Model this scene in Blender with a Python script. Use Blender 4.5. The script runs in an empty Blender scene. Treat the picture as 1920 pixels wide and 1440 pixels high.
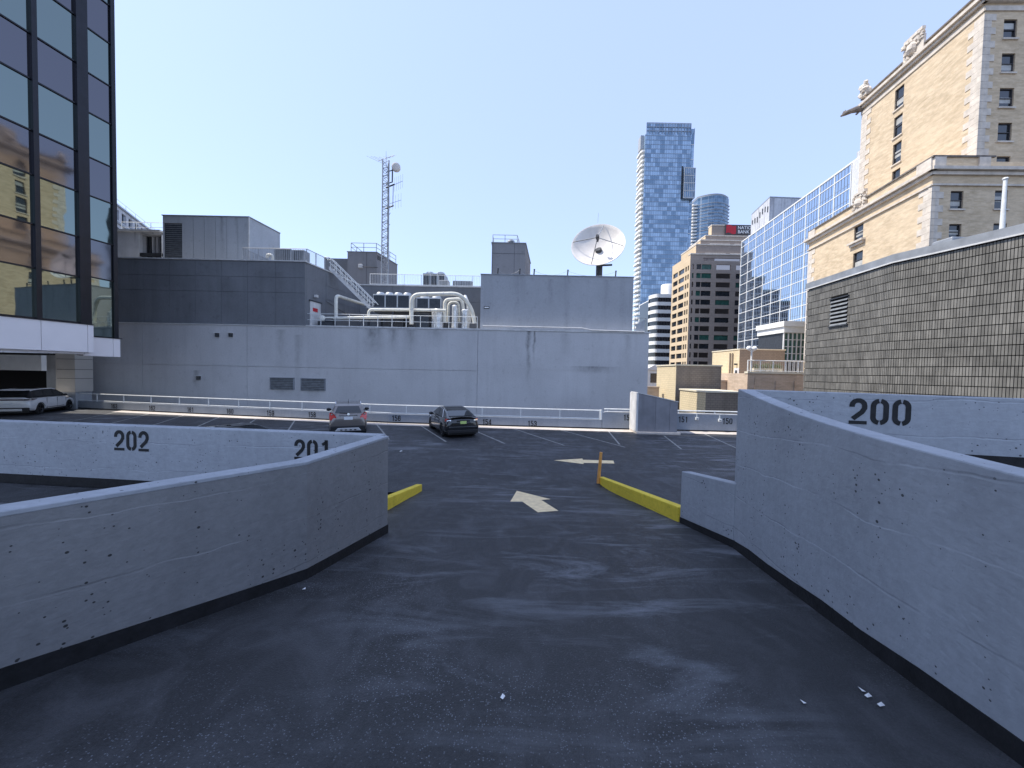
import bpy, bmesh, math, random
from mathutils import Vector, Matrix
R = math.radians
random.seed(7)
scene = bpy.context.scene
COL = scene.collection

# ------------------------------------------------------------------ camera
CAM = Vector((0, 0, 3.4)); F = 700.0; ROLL = 0.02; PITCH = 0.0314
_f = Vector((0, math.cos(PITCH), -math.sin(PITCH))); _u = Vector((0, math.sin(PITCH), math.cos(PITCH))); _r = Vector((1, 0, 0))
CR = _r*math.cos(ROLL) + _u*math.sin(ROLL); CU = -_r*math.sin(ROLL) + _u*math.cos(ROLL); CF = _f
cd = bpy.data.cameras.new('camera'); cam = bpy.data.objects.new('camera', cd); COL.objects.link(cam)
cd.sensor_fit = 'HORIZONTAL'; cd.sensor_width = 36; cd.lens = 36*F/1920; cd.clip_start = 0.05; cd.clip_end = 8000
mw = Matrix.Identity(4)
for i in range(3):
    mw[i][0] = CR[i]; mw[i][1] = CU[i]; mw[i][2] = -CF[i]; mw[i][3] = CAM[i]
cam.matrix_world = mw
scene.camera = cam

# ------------------------------------------------------------------ light
SUN_EL, SUN_AZ = 57.0, 86.0        # azimuth measured from straight ahead towards the left
w = bpy.data.worlds.new('World'); scene.world = w; w.use_nodes = True
nt = w.node_tree; nt.nodes.clear()
sk = nt.nodes.new('ShaderNodeTexSky'); sk.sky_type = 'NISHITA'; sk.sun_disc = False
sk.sun_elevation = R(SUN_EL); sk.sun_rotation = R(-SUN_AZ); sk.air_density = 1.0; sk.dust_density = 0.5; sk.ozone_density = 1.0
bg = nt.nodes.new('ShaderNodeBackground'); bg.inputs[1].default_value = 0.15
wo = nt.nodes.new('ShaderNodeOutputWorld')
mx = nt.nodes.new('ShaderNodeMix'); mx.data_type = 'RGBA'; mx.inputs[0].default_value = 0.62      # thin even summer haze over the clear sky
mx.inputs[7].default_value = (2.45, 3.02, 4.65, 1)
nt.links.new(sk.outputs[0], mx.inputs[6]); nt.links.new(mx.outputs[2], bg.inputs[0]); nt.links.new(bg.outputs[0], wo.inputs[0])
sd = bpy.data.lights.new('sun', 'SUN'); sd.energy = 3.0; sd.angle = R(0.53); sd.color = (1.0, 0.93, 0.82)
so = bpy.data.objects.new('sun', sd); COL.objects.link(so)
SUN = Vector((-math.sin(R(SUN_AZ))*math.cos(R(SUN_EL)), math.cos(R(SUN_AZ))*math.cos(R(SUN_EL)), math.sin(R(SUN_EL))))
so.rotation_euler = SUN.to_track_quat('Z', 'Y').to_euler(); so.location = (-60, 30, 80)
vs = scene.view_settings; vs.view_transform = 'Standard'; vs.look = 'None'; vs.gamma = 1; vs.use_curve_mapping = False
vs.exposure = 0.95

# ------------------------------------------------------------------ pixel helpers (photo pixels, 1920 x 1440)
def ray(px, py):
    d = CR*((px-960)/F) + CU*((720-py)/F) + CF
    return d / d.y
def P(px, py, Y):                    # point at a known distance ahead
    return CAM + ray(px, py)*Y
def G(px, py, z=0.0):                # point on a level surface
    d = ray(px, py); return CAM + d*((z-CAM.z)/d.z)
RZ0, RS = 1.75, 0.16                 # ramp height at the camera, ramp slope
def ramp_z(y):
    a = RZ0 - RS*y
    return 0.5*(a + math.sqrt(a*a + 0.01)) - (0.012 if a < .3 else 0.0)
def GR(px, py, lift=0.012):          # point on the ramp
    d = ray(px, py); t = (RZ0 + lift - CAM.z)/(d.z + RS)
    p = CAM + d*t; return p
def on_plane(px, py, p0, t):         # point on a vertical plane through p0 with horizontal direction t -> (s, z)
    d = ray(px, py); n = Vector((t.y, -t.x, 0))
    k = (Vector(p0)-CAM).dot(n)/d.dot(n); p = CAM + d*k
    return (p-Vector(p0)).dot(t), p.z

# ------------------------------------------------------------------ materials
MATS = {}
def lin(c):
    return tuple(c) + (1.0,)
def sc(c, k):
    return tuple(max(0.0, min(1.0, v*k)) for v in c)
class N:                              # tiny node helper
    def __init__(s, name):
        s.m = bpy.data.materials.new(name); s.m.use_nodes = True; s.t = s.m.node_tree; s.t.nodes.clear()
        s.out = s.t.nodes.new('ShaderNodeOutputMaterial'); s.b = s.t.nodes.new('ShaderNodeBsdfPrincipled')
        s.t.links.new(s.b.outputs[0], s.out.inputs[0]); s.geo = s.t.nodes.new('ShaderNodeNewGeometry')
        MATS[name] = s.m
    def n(s, typ, **kw):
        o = s.t.nodes.new(typ)
        for k, v in kw.items(): setattr(o, k, v)
        return o
    def l(s, a, b): s.t.links.new(a, b)
    def pos(s, scale=(1, 1, 1), rot=(0, 0, 0)):
        mp = s.n('ShaderNodeMapping'); mp.inputs['Scale'].default_value = scale; mp.inputs['Rotation'].default_value = rot
        s.l(s.geo.outputs['Position'], mp.inputs[0]); return mp.outputs[0]
    def noise(s, scale, detail=4, vec=None, rough=.55, dist=0.0):
        o = s.n('ShaderNodeTexNoise'); o.inputs['Scale'].default_value = scale; o.inputs['Detail'].default_value = detail
        o.inputs['Roughness'].default_value = rough; o.inputs['Distortion'].default_value = dist
        s.l(vec if vec is not None else s.geo.outputs['Position'], o.inputs['Vector']); return o.outputs[0]
    def ramp(s, fac, stops):
        o = s.n('ShaderNodeValToRGB'); e = o.color_ramp.elements
        e[0].position, e[0].color = stops[0][0], lin(stops[0][1]); e[1].position, e[1].color = stops[-1][0], lin(stops[-1][1])
        for p, c in stops[1:-1]:
            x = e.new(p); x.color = lin(c)
        s.l(fac, o.inputs[0]); return o.outputs[0]
    def maprange(s, v, a, b, c=0.0, d=1.0):
        o = s.n('ShaderNodeMapRange'); s.l(v, o.inputs[0])
        for i, x in enumerate((a, b, c, d)): o.inputs[i+1].default_value = x
        return o.outputs[0]
    def math(s, op, a, b=None):
        o = s.n('ShaderNodeMath'); o.operation = op
        for i, x in enumerate((a, b)):
            if x is None: continue
            if isinstance(x, (int, float)): o.inputs[i].default_value = x
            else: s.l(x, o.inputs[i])
        return o.outputs[0]
    def mix(s, fac, a, b, mode='MIX'):
        o = s.n('ShaderNodeMix'); o.data_type = 'RGBA'; o.blend_type = mode
        for i, x in ((0, fac), (6, a), (7, b)):
            if isinstance(x, (int, float)): o.inputs[i].default_value = x
            elif isinstance(x, tuple): o.inputs[i].default_value = lin(x) if len(x) == 3 else x
            else: s.l(x, o.inputs[i])
        return o.outputs[2]
    def color(s, c):
        if isinstance(c, tuple): s.b.inputs['Base Color'].default_value = lin(c)
        else: s.l(c, s.b.inputs['Base Color'])
    def bump(s, h, strength=.3, dist=.02):
        o = s.n('ShaderNodeBump'); o.inputs['Strength'].default_value = strength; o.inputs['Distance'].default_value = dist
        s.l(h, o.inputs['Height']); s.l(o.outputs[0], s.b.inputs['Normal'])
    def pr(s, rough=.8, metal=0.0, spec=.4, coat=0.0):
        s.b.inputs['Roughness'].default_value = rough; s.b.inputs['Metallic'].default_value = metal
        s.b.inputs['Specular IOR Level'].default_value = spec; s.b.inputs['Coat Weight'].default_value = coat
        s.b.inputs['Coat Roughness'].default_value = .04
        return s.m

def plain(name, c, rough=.6, metal=0.0, var=.12, scale=2.0, spec=.4, coat=0.0, bump=0.0, bscale=30, streak=0.0, streak_c=None):
    s = N(name)
    f = s.noise(scale, 5)
    col = s.ramp(f, [(.3, sc(c, 1-var)), (.7, sc(c, 1+var))])
    if streak > 0:
        v = s.noise(1.0, 4, s.pos((1.7, 1.7, .10)), .6)
        k = s.maprange(v, .5, .72, 0, streak)
        col = s.mix(k, col, streak_c or sc(c, .45))
    s.color(col)
    if bump > 0: s.bump(s.noise(bscale, 3), bump, .01)
    return s.pr(rough, metal, spec, coat)

def concrete_paint(name, c, pit=1.0, streaks=.25):
    """painted, board-formed concrete: blotches, bug holes, lift lines, streaks"""
    s = N(name)
    big = s.noise(.9, 5); fine = s.noise(14, 4)
    col = s.ramp(big, [(.28, sc(c, .84)), (.72, sc(c, 1.10))])
    col = s.mix(.22, col, s.ramp(fine, [(.35, sc(c, .7)), (.65, sc(c, 1.2))]))
    v = s.noise(1.0, 5, s.pos((2.2, 2.2, .16)), .6)
    col = s.mix(s.maprange(v, .52, .78, 0, streaks), col, sc(c, .5))
    # bug holes
    vo = s.n('ShaderNodeTexVoronoi'); vo.inputs['Scale'].default_value = 21; s.l(s.pos((1, 1, 1.2)), vo.inputs['Vector'])
    sep = s.n('ShaderNodeSeparateColor'); s.l(vo.outputs['Color'], sep.inputs[0])
    size = s.maprange(sep.outputs[0], .35, 1.0, .0, .30)
    clus = s.maprange(s.noise(1.6, 3), .42, .62, .35, 1)
    size = s.math('MULTIPLY', size, clus)
    hole = s.math('LESS_THAN', vo.outputs['Distance'], size)
    hole = s.math('MULTIPLY', hole, pit)
    col = s.mix(s.math('MULTIPLY', hole, .9), col, sc(c, .10))
    # wandering lift lines left by the formwork: light ridges with a dark lower lip
    sx = s.n('ShaderNodeSeparateXYZ'); s.l(s.geo.outputs['Position'], sx.inputs[0])
    zz = s.math('ADD', sx.outputs[2], s.math('MULTIPLY', s.noise(.8, 5), .22))
    zz = s.math('ADD', zz, s.math('MULTIPLY', sx.outputs[1], .07))
    fr = s.math('FRACT', s.math('MULTIPLY', zz, 2.1))
    ln = s.math('LESS_THAN', s.math('ABSOLUTE', s.math('SUBTRACT', fr, .5)), .012)
    ln = s.math('MULTIPLY', ln, s.maprange(s.noise(1.1, 3), .46, .60, 0, 1))
    ln2 = s.math('LESS_THAN', s.math('ABSOLUTE', s.math('SUBTRACT', fr, .535)), .012)
    ln2 = s.math('MULTIPLY', ln2, s.maprange(s.noise(1.5, 3), .44, .58, 0, 1))
    col = s.mix(s.math('MULTIPLY', ln, .55), col, sc(c, 1.5))
    col = s.mix(s.math('MULTIPLY', ln2, .55), col, sc(c, .5))
    s.color(col)
    h = s.math('ADD', s.math('MULTIPLY', s.noise(30, 5), .5), s.math('MULTIPLY', s.noise(5, 4, s.pos((1, 1, 3))), .8))
    h = s.math('SUBTRACT', h, s.math('MULTIPLY', hole, 2.0)); h = s.math('ADD', h, s.math('MULTIPLY', ln, .6))
    s.bump(h, .55, .012)
    return s.pr(.72, 0, .35)

def asphalt(name, c=(.035, .038, .045), scuff=1.0, gravel=1.0):
    s = N(name)
    big = s.noise(.35, 6, None, .62, .6); mid = s.noise(2.2, 6, s.pos((1.0, .55, 1)), .65, 1.2)
    col = s.ramp(big, [(.25, sc(c, .62)), (.5, c), (.78, sc(c, 1.55))])
    col = s.mix(s.maprange(mid, .46, .70, 0, .85), col, sc(c, 3.2))
    # grey worn film dragged across the surface
    sf = s.noise(1.0, 7, s.pos((.55, 1.9, 1), (0, 0, .25)), .68, .9)
    area = s.maprange(s.noise(.16, 3), .42, .60, 0, 1)
    col = s.mix(s.math('MULTIPLY', s.math('MULTIPLY', s.maprange(sf, .50, .70, 0, .8), area), scuff), col, (.30, .32, .36))
    gr = s.n('ShaderNodeTexVoronoi'); gr.inputs['Scale'].default_value = 95; s.l(s.geo.outputs['Position'], gr.inputs['Vector'])
    sep = s.n('ShaderNodeSeparateColor'); s.l(gr.outputs['Color'], sep.inputs[0])
    chip = s.math('MULTIPLY', s.math('GREATER_THAN', sep.outputs[0], .84), s.math('LESS_THAN', gr.outputs['Distance'], .38))
    patch = s.maprange(s.noise(.7, 4), .44, .64, .1, 1)
    col = s.mix(s.math('MULTIPLY', s.math('MULTIPLY', chip, patch), .75*gravel), col, (.34, .37, .42))
    fine = s.noise(60, 3); col = s.mix(.35, col, s.ramp(fine, [(.35, sc(c, .35)), (.68, sc(c, 1.9))]))
    s.color(col)
    h = s.math('ADD', s.math('MULTIPLY', s.noise(75, 3), .7), s.math('MULTIPLY', s.math('SUBTRACT', 1.0, gr.outputs['Distance']), .6))
    s.bump(h, .7, .008)
    return s.pr(.62, 0, .5)

def masonry(name, c1, c2, mortar, bw, bh, var=.25, mort=.012, rough=.9, streak=.0):
    """coursed masonry: u = x + y along the wall (walls run along x or y), v = z"""
    s = N(name)
    sx = s.n('ShaderNodeSeparateXYZ'); s.l(s.geo.outputs['Position'], sx.inputs[0])
    u = s.math('ADD', sx.outputs[0], sx.outputs[1])
    cb = s.n('ShaderNodeCombineXYZ'); s.l(u, cb.inputs[0]); s.l(sx.outputs[2], cb.inputs[1])
    b = s.n('ShaderNodeTexBrick'); s.l(cb.outputs[0], b.inputs['Vector'])
    b.inputs['Color1'].default_value = lin(c1); b.inputs['Color2'].default_value = lin(c2); b.inputs['Mortar'].default_value = lin(mortar)
    b.inputs['Scale'].default_value = 1.0; b.inputs['Mortar Size'].default_value = mort
    b.inputs['Brick Width'].default_value = bw; b.inputs['Row Height'].default_value = bh; b.inputs['Bias'].default_value = 0
    f = s.noise(1.0, 5, s.pos((.9, .9, 3.0)), .65)
    col = s.mix(s.maprange(f, .40, .72, 0, var*2.2), b.outputs[0], sc(c1, .62))
    g = s.noise(.25, 4); col = s.mix(s.maprange(g, .35, .7, 0, .35), col, sc(c2, 1.12))
    if streak:
        v = s.noise(1.0, 5, s.pos((1.2, 1.2, .12)), .6); col = s.mix(s.maprange(v, .48, .7, 0, streak), col, sc(c1, .4))
    s.color(col); s.bump(b.outputs['Fac'], -.35, .01)
    return s.pr(rough, 0, .2)

def mirror(name, tint, rough=.03, wave=.006, wscale=.5, dark=None):
    s = N(name); s.color(tint)
    f = s.noise(wscale, 2); s.bump(f, wave*20, .05*1.0)
    return s.pr(rough, 1.0, .5)

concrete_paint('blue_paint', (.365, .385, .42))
concrete_paint('shade_grey', (.235, .235, .24))  # blue_paint greyed and darkened: shade of the left ramp wall put into the colour
concrete_paint('gutter', (.60, .54, .49), .2, .5)
concrete_paint('yellow_paint', (.80, .60, .06), .6, .3)
concrete_paint('parapet_paint', (.26, .29, .335), .4, .3)
asphalt('asphalt', (.024, .0245, .027)); asphalt('deck_asphalt', (.027, .028, .032), 1.3, .5)
plain('tar', (.012, .012, .014), .8, var=.4, scale=9, bump=.5, bscale=30)
plain('black_paint', (.014, .015, .017), .7, var=.35, scale=12)
plain('white_line', (.30, .30, .29), .8, var=.35, scale=6)
plain('arrow_paint', (.90, .68, .40), .75, var=.16, scale=7, bump=.2, bscale=60)
plain('white_steel', (.72, .74, .74), .45, var=.08, scale=3, streak=.2)
plain('galv', (.50, .53, .56), .5, .4, var=.12, scale=5)
plain('grey_steel', (.33, .35, .38), .5, .3, var=.15, scale=4)
plain('dark_steel', (.05, .055, .065), .5, .3, var=.3, scale=5)
plain('white_pipe', (.74, .73, .66), .5, var=.12, scale=2.5, streak=.25, streak_c=(.4, .37, .3))
plain('silver_foil', (.62, .64, .66), .38, .5, var=.25, scale=6, bump=.6, bscale=9)
plain('coil', (.05, .06, .075), .5, .3, var=.25, scale=6)
plain('louvre_dark', (.03, .033, .038), .6, var=.3)
plain('louvre_slat', (.22, .235, .25), .5, .2, var=.25, scale=4)
plain('wood_post', (.72, .34, .09), .6, var=.12, scale=9)
plain('shed_metal', (.25, .25, .275), .5, .2, var=.16, scale=1.2, streak=.25)
plain('stone_trim', (.62, .56, .49), .85, var=.18, scale=1.6, bump=.2, bscale=8, streak=.2)
plain('stone_dark', (.17, .155, .145), .9, var=.35, scale=3, bump=.5, bscale=6)
plain('flash_white', (.62, .62, .62), .6, var=.15, scale=2, streak=.2)
plain('flash_grey', (.27, .29, .32), .55, .2, var=.2, scale=1.5)
plain('panel_white', (.84, .79, .79), .6, var=.04, scale=.6)
plain('panel_beige', (.48, .45, .41), .7, var=.06, scale=1)
plain('grey_plaster', (.38, .40, .43), .85, var=.14, scale=.8, streak=.35)
plain('stained_white', (.56, .57, .60), .85, var=.12, scale=1, streak=.9, streak_c=(.22, .22, .25))
plain('dish_white', (.74, .70, .66), .5, var=.08, scale=1.5, streak=.15)
plain('interior', (.006, .006, .007), .9, var=.1)
plain('roof_gravel', (.2, .2, .2), .9, var=.2, scale=4)
plain('city_ground', (.12, .12, .125), .9, var=.25, scale=.05)
plain('cream_cap', (.70, .64, .50), .8, var=.1)
plain('white_trim', (.80, .79, .76), .6, var=.05)
plain('green_glass', (.03, .10, .08), .06, .0, var=.4, scale=.9, spec=1.0)
plain('dark_glass', (.02, .024, .03), .05, .0, var=.3, scale=.8, spec=.9)
plain('blind', (.42, .42, .40), .5, var=.25, scale=1.2)
plain('red_sign', (.50, .02, .035), .5, var=.05)
plain('sign_dark', (.06, .055, .06), .5, var=.1)
plain('sign_white', (.85, .85, .85), .5, var=.02)
plain('leaf', (.06, .10, .03), .7, var=.5, scale=8)
plain('netting', (.25, .42, .40), .8, var=.1)
plain('litter', (.75, .75, .74), .8, var=.1)
masonry('hotel_brick', (.60, .47, .315), (.70, .57, .41), (.62, .51, .38), .42, .14, .36, .010)
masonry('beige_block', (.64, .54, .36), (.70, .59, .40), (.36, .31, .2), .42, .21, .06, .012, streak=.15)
masonry('block_shade_brown', (.26, .215, .175), (.30, .25, .205), (.16, .135, .11), .42, .21, .06, .016, streak=.25)  # beige_block darkened, shade on the front walls put into the colour
masonry('pink_brick', (.58, .45, .33), (.66, .52, .40), (.46, .36, .28), .5, .16, .3, .012, streak=.2)
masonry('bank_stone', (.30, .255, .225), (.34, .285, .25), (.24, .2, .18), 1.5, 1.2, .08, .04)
masonry('bank_sunlit', (.60, .47, .31), (.64, .5, .34), (.5, .39, .27), 1.5, 1.2, .05, .03)  # bank_stone lightened, sunlight on the left side put into the colour
masonry('tile_joint', (.03, .03, .03), (.035, .035, .035), (.02, .02, .02), .3, .6, .1)
for i, k in enumerate((.82, 1.0, 1.16)):
    plain('tile_glaze_%d' % i, sc((.185, .178, .162), k), .55, var=.22, scale=1.1, spec=.35, streak=.35)
mirror('tower_vision', (.21, .25, .235), .02, .004, .45)
mirror('tower_spandrel', (.155, .15, .165), .05, .004, .5)
plain('tower_mullion', (.014, .015, .022), .3, .3, var=.2, spec=.5)
mirror('brown_mirror', (.42, .36, .33), .05, .01, .35)
mirror('blue_mirror', (.56, .64, .74), .03, .003, .25)
plain('blue_bar', (.30, .34, .40), .4, .3, var=.1)

def gray_wall(name, c, streaks, var=.1, general=.22):
    """rendered wall with run-off streaks at given places (x, half width, z top, z bottom, strength)"""
    s = N(name)
    col = s.ramp(s.noise(.35, 6), [(.28, sc(c, 1-var)), (.72, sc(c, 1+var))])
    col = s.mix(.18, col, s.ramp(s.noise(9, 4), [(.35, sc(c, .75)), (.65, sc(c, 1.2))]))
    v = s.noise(1.0, 5, s.pos((1.3, 1.3, .09)), .62); col = s.mix(s.maprange(v, .50, .74, 0, general), col, sc(c, .55))
    v2 = s.noise(2.4, 6, s.pos((1, 1, .8)), .7); col = s.mix(s.maprange(v2, .57, .70, 0, .42), col, sc(c, .6))
    sx = s.n('ShaderNodeSeparateXYZ'); s.l(s.geo.outputs['Position'], sx.inputs[0])
    wob = s.math('MULTIPLY', s.math('SUBTRACT', s.noise(1.1, 3), .5), .5)
    xw = s.math('ADD', sx.outputs[0], wob)
    brk = s.maprange(s.noise(3.0, 4, s.pos((1, 1, .6))), .3, .6, .35, 1)
    for (x, hw, zt, zb, st) in streaks:
        a = s.maprange(s.math('ABSOLUTE', s.math('SUBTRACT', xw, x)), hw, 0, 0, 1)
        b = s.maprange(sx.outputs[2], zb, zt, 0, 1); b2 = s.math('LESS_THAN', sx.outputs[2], zt+.05)
        k = s.math('MULTIPLY', s.math('MULTIPLY', a, b), s.math('MULTIPLY', b2, st)); k = s.math('MULTIPLY', k, brk)
        col = s.mix(k, col, sc(c, .14))
    s.color(col); s.bump(s.math('ADD', s.noise(22, 4), s.math('MULTIPLY', s.noise(2.5, 3), .8)), .3, .012)
    return s.pr(.85, 0, .25)
gray_wall('gray_wall', (.54, .54, .555), [(1.25, .22, 6.7, 2.2, .95), (1.72, .13, 6.7, 3.9, .9), (-18.6, .5, 6.4, 2.4, .35), (-17.2, .35, 6.0, 2.2, .35),
    (-18.4, .9, 2.2, .9, .55), (-15.9, .9, 2.2, .9, .6), (-25.4, .3, 3.0, 1.4, .6), (-11.2, .9, 6.6, 4.4, .7), (-9.6, .5, 6.6, 4.6, .6), (-8.2, .7, 6.6, 4.9, .5), (-6.2, 1.2, 6.6, 5.2, .35), (6.5, 2.4, 3.95, 3.35, .6), (4.2, .5, 6.5, 4.5, .3), (9.2, .4, 6.5, 3.5, .3)])
gray_wall('dark_wall', (.19, .20, .22), [(-19, .8, 11, 8, .2), (-23, .9, 10.5, 7, .25)], .16, .35)
gray_wall('block_wall', (.38, .395, .425), [(3.0, .3, 11, 8.3, .3), (0.3, .8, 11.3, 9.6, .25), (7.5, .3, 11, 8.6, .25)], .08, .3)
gray_wall('stair_block_wall', (.25, .25, .265), [], .1, .2)
gray_wall('penthouse_wall', (.45, .48, .52), [(-25.6, .25, 16.6, 13, .5), (-22.2, .2, 16.6, 12.4, .5), (-24.3, .2, 16.4, 14, .35)], .08, .3)

def tower_facade(name, light, dark, bw, bh, frame):
    s = N(name)
    sx = s.n('ShaderNodeSeparateXYZ'); s.l(s.geo.outputs['Position'], sx.inputs[0])
    cb = s.n('ShaderNodeCombineXYZ'); s.l(s.math('ADD', sx.outputs[0], sx.outputs[1]), cb.inputs[0]); s.l(sx.outputs[2], cb.inputs[1])
    b = s.n('ShaderNodeTexBrick'); b.offset = 0.0; s.l(cb.outputs[0], b.inputs['Vector'])
    b.inputs['Color1'].default_value = lin(light); b.inputs['Color2'].default_value = lin(sc(light, .72)); b.inputs['Mortar'].default_value = lin(frame)
    b.inputs['Scale'].default_value = 1; b.inputs['Mortar Size'].default_value = .10; b.inputs['Brick Width'].default_value = bw; b.inputs['Row Height'].default_value = bh
    cc = s.n('ShaderNodeCombineXYZ'); s.l(s.math('FLOOR', s.math('DIVIDE', s.math('ADD', sx.outputs[0], sx.outputs[1]), bw*2)), cc.inputs[0]); s.l(s.math('FLOOR', s.math('DIVIDE', sx.outputs[2], bh)), cc.inputs[1])
    wn = s.n('ShaderNodeTexWhiteNoise'); wn.noise_dimensions = '2D'; s.l(cc.outputs[0], wn.inputs['Vector'])
    k = s.maprange(s.math('ADD', s.math('MULTIPLY', wn.outputs[0], .6), s.math('MULTIPLY', s.noise(.06, 2), .6)), .62, .72, 0, .7)
    col = s.mix(s.math('MULTIPLY', k, s.maprange(b.outputs['Fac'], 0, 1, 1, .3)), b.outputs[0], dark)
    s.color(col)
    return s.pr(.22, .35, .6)
tower_facade('tower_blue', (.40, .54, .70), (.12, .20, .30), 1.75, 3.42, (.12, .2, .3))
tower_facade('tower_blue_far', (.16, .26, .38), (.06, .11, .17), 2.0, 3.6, (.3, .36, .42))

# ------------------------------------------------------------------ geometry helpers
class B:
    def __init__(s): s.v = []; s.f = []
    def add(s, vs, fs):
        o = len(s.v); s.v += [Vector(p) for p in vs]; s.f += [[i+o for i in f] for f in fs]; return s
    def quad(s, a, b, c, d): return s.add([a, b, c, d], [[0, 1, 2, 3]])
    def obox(s, o, u, v, w):          # box from corner o and three edge vectors
        o, u, v, w = Vector(o), Vector(u), Vector(v), Vector(w)
        if u.cross(v).dot(w) < 0: u, v = v, u
        ps = [o, o+u, o+u+v, o+v, o+w, o+u+w, o+u+v+w, o+v+w]
        return s.add(ps, [[3, 2, 1, 0], [4, 5, 6, 7], [0, 1, 5, 4], [1, 2, 6, 5], [2, 3, 7, 6], [3, 0, 4, 7]])
    def box(s, c, d):                 # centre, size
        return s.obox((c[0]-d[0]/2, c[1]-d[1]/2, c[2]-d[2]/2), (d[0], 0, 0), (0, d[1], 0), (0, 0, d[2]))
    def bb(s, x0, x1, y0, y1, z0, z1): return s.obox((x0, y0, z0), (x1-x0, 0, 0), (0, y1-y0, 0), (0, 0, z1-z0))
    def prism(s, poly, z0, z1):       # poly: (x, y) list, counter-clockwise
        n = len(poly); a = sum(poly[i][0]*poly[(i+1) % n][1]-poly[(i+1) % n][0]*poly[i][1] for i in range(n))
        if a < 0: poly = poly[::-1]
        z0f = z0 if callable(z0) else (lambda x, y: z0); z1f = z1 if callable(z1) else (lambda x, y: z1)
        vs = [(x, y, z0f(x, y)) for x, y in poly]+[(x, y, z1f(x, y)) for x, y in poly]
        return s.add(vs, [list(range(n))[::-1], list(range(n, 2*n))]+[[i, (i+1) % n, n+(i+1) % n, n+i] for i in range(n)])
    def tube(s, pts, r, n=8, cap=True):
        pts = [Vector(p) for p in pts]; rs = r if isinstance(r, (list, tuple)) else [r]*len(pts)
        rings = []; up = None
        for i, p in enumerate(pts):
            t = (pts[min(i+1, len(pts)-1)]-pts[max(i-1, 0)]).normalized()
            if up is None:
                up = Vector((0, 0, 1)) if abs(t.z) < .9 else Vector((1, 0, 0))
            a = t.cross(up)
            if a.length < 1e-6: a = t.orthogonal()
            a.normalize(); b = a.cross(t).normalized(); up = b
            rings.append([p+(a*math.cos(2*math.pi*k/n)+b*math.sin(2*math.pi*k/n))*rs[i] for k in range(n)])
        vs = [q for rg in rings for q in rg]; fs = []
        for i in range(len(pts)-1):
            for k in range(n):
                fs.append([i*n+k, i*n+(k+1) % n, (i+1)*n+(k+1) % n, (i+1)*n+k])
        if cap: fs += [list(range(n))[::-1], [(len(pts)-1)*n+k for k in range(n)]]
        return s.add(vs, fs)
    def lathe(s, prof, n=24, origin=(0, 0, 0), axis=(0, 0, 1)):   # prof: (radius, height)
        ax = Vector(axis).normalized(); a = ax.orthogonal().normalized(); b = ax.cross(a); o = Vector(origin)
        vs = [o+ax*h+(a*math.cos(2*math.pi*k/n)+b*math.sin(2*math.pi*k/n))*r for r, h in prof for k in range(n)]
        fs = [[i*n+k, i*n+(k+1) % n, (i+1)*n+(k+1) % n, (i+1)*n+k] for i in range(len(prof)-1) for k in range(n)]
        return s.add(vs, fs)
    def blob(s, c, r, seed=0, amp=.25, seg=8):
        rnd = random.Random(seed); c = Vector(c); rr = Vector(r) if not isinstance(r, (int, float)) else Vector((r, r, r))
        vs = []; fs = []
        for i in range(seg//2+1):
            th = math.pi*i/(seg//2)
            for k in range(seg):
                ph = 2*math.pi*k/seg; m = 1+rnd.uniform(-amp, amp)
                vs.append(c+Vector((rr.x*math.sin(th)*math.cos(ph), rr.y*math.sin(th)*math.sin(ph), rr.z*math.cos(th)))*m)
        for i in range(seg//2):
            for k in range(seg):
                fs.append([i*seg+k, (i+1)*seg+k, (i+1)*seg+(k+1) % seg, i*seg+(k+1) % seg])
        return s.add(vs, fs)
    def arcpts(s): pass

def bend(pts, r=.35, n=5):             # round the corners of a polyline
    pts = [Vector(p) for p in pts]; out = [pts[0]]
    for i in range(1, len(pts)-1):
        a, b, c = pts[i-1], pts[i], pts[i+1]; u = (a-b); v = (c-b)
        k = min(r, u.length*.45, v.length*.45); u.normalize(); v.normalize(); p0, p1 = b+u*k, b+v*k
        for j in range(n+1):
            t = j/n; out.append(p0*(1-t)**2+b*2*t*(1-t)+p1*t*t)
    out.append(pts[-1]); return out

def T(name, label, cat, loc=(0, 0, 0), rotz=0.0, group=None):
    o = bpy.data.objects.new(name, None); COL.objects.link(o); o.location = loc; o.rotation_euler = (0, 0, rotz)
    o.empty_display_size = .2
    o['label'] = label; o['category'] = cat
    if group: o['group'] = group
    return o
def root_of(o):
    off = Vector((0, 0, 0))
    while o is not None:
        off += o.location; o = o.parent
    return off
def add(name, b, m, parent=None, local=False, smooth=False, bevel=0.0, label=None, loc=None):
    off = Vector((0, 0, 0))
    if parent is not None and not local: off = root_of(parent)
    if loc is not None: off = off + Vector(loc)
    me = bpy.data.meshes.new(name); me.from_pydata([tuple(p-off) for p in b.v], [], b.f); me.update()
    me.materials.append(MATS[m] if isinstance(m, str) else m)
    bm = bmesh.new(); bm.from_mesh(me); bmesh.ops.recalc_face_normals(bm, faces=bm.faces); bm.to_mesh(me); bm.free()
    o = bpy.data.objects.new(name, me); COL.objects.link(o)
    if parent is not None: o.parent = parent
    if loc is not None: o.location = loc
    if smooth:
        for p in me.polygons: p.use_smooth = True
        md = o.modifiers.new('edges', 'EDGE_SPLIT'); md.split_angle = R(38)
    if bevel:
        md = o.modifiers.new('bevel', 'BEVEL'); md.width = bevel; md.segments = 2; md.limit_method = 'ANGLE'; md.angle_limit = R(40)
    if label: o['label'] = label
    return o
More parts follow.
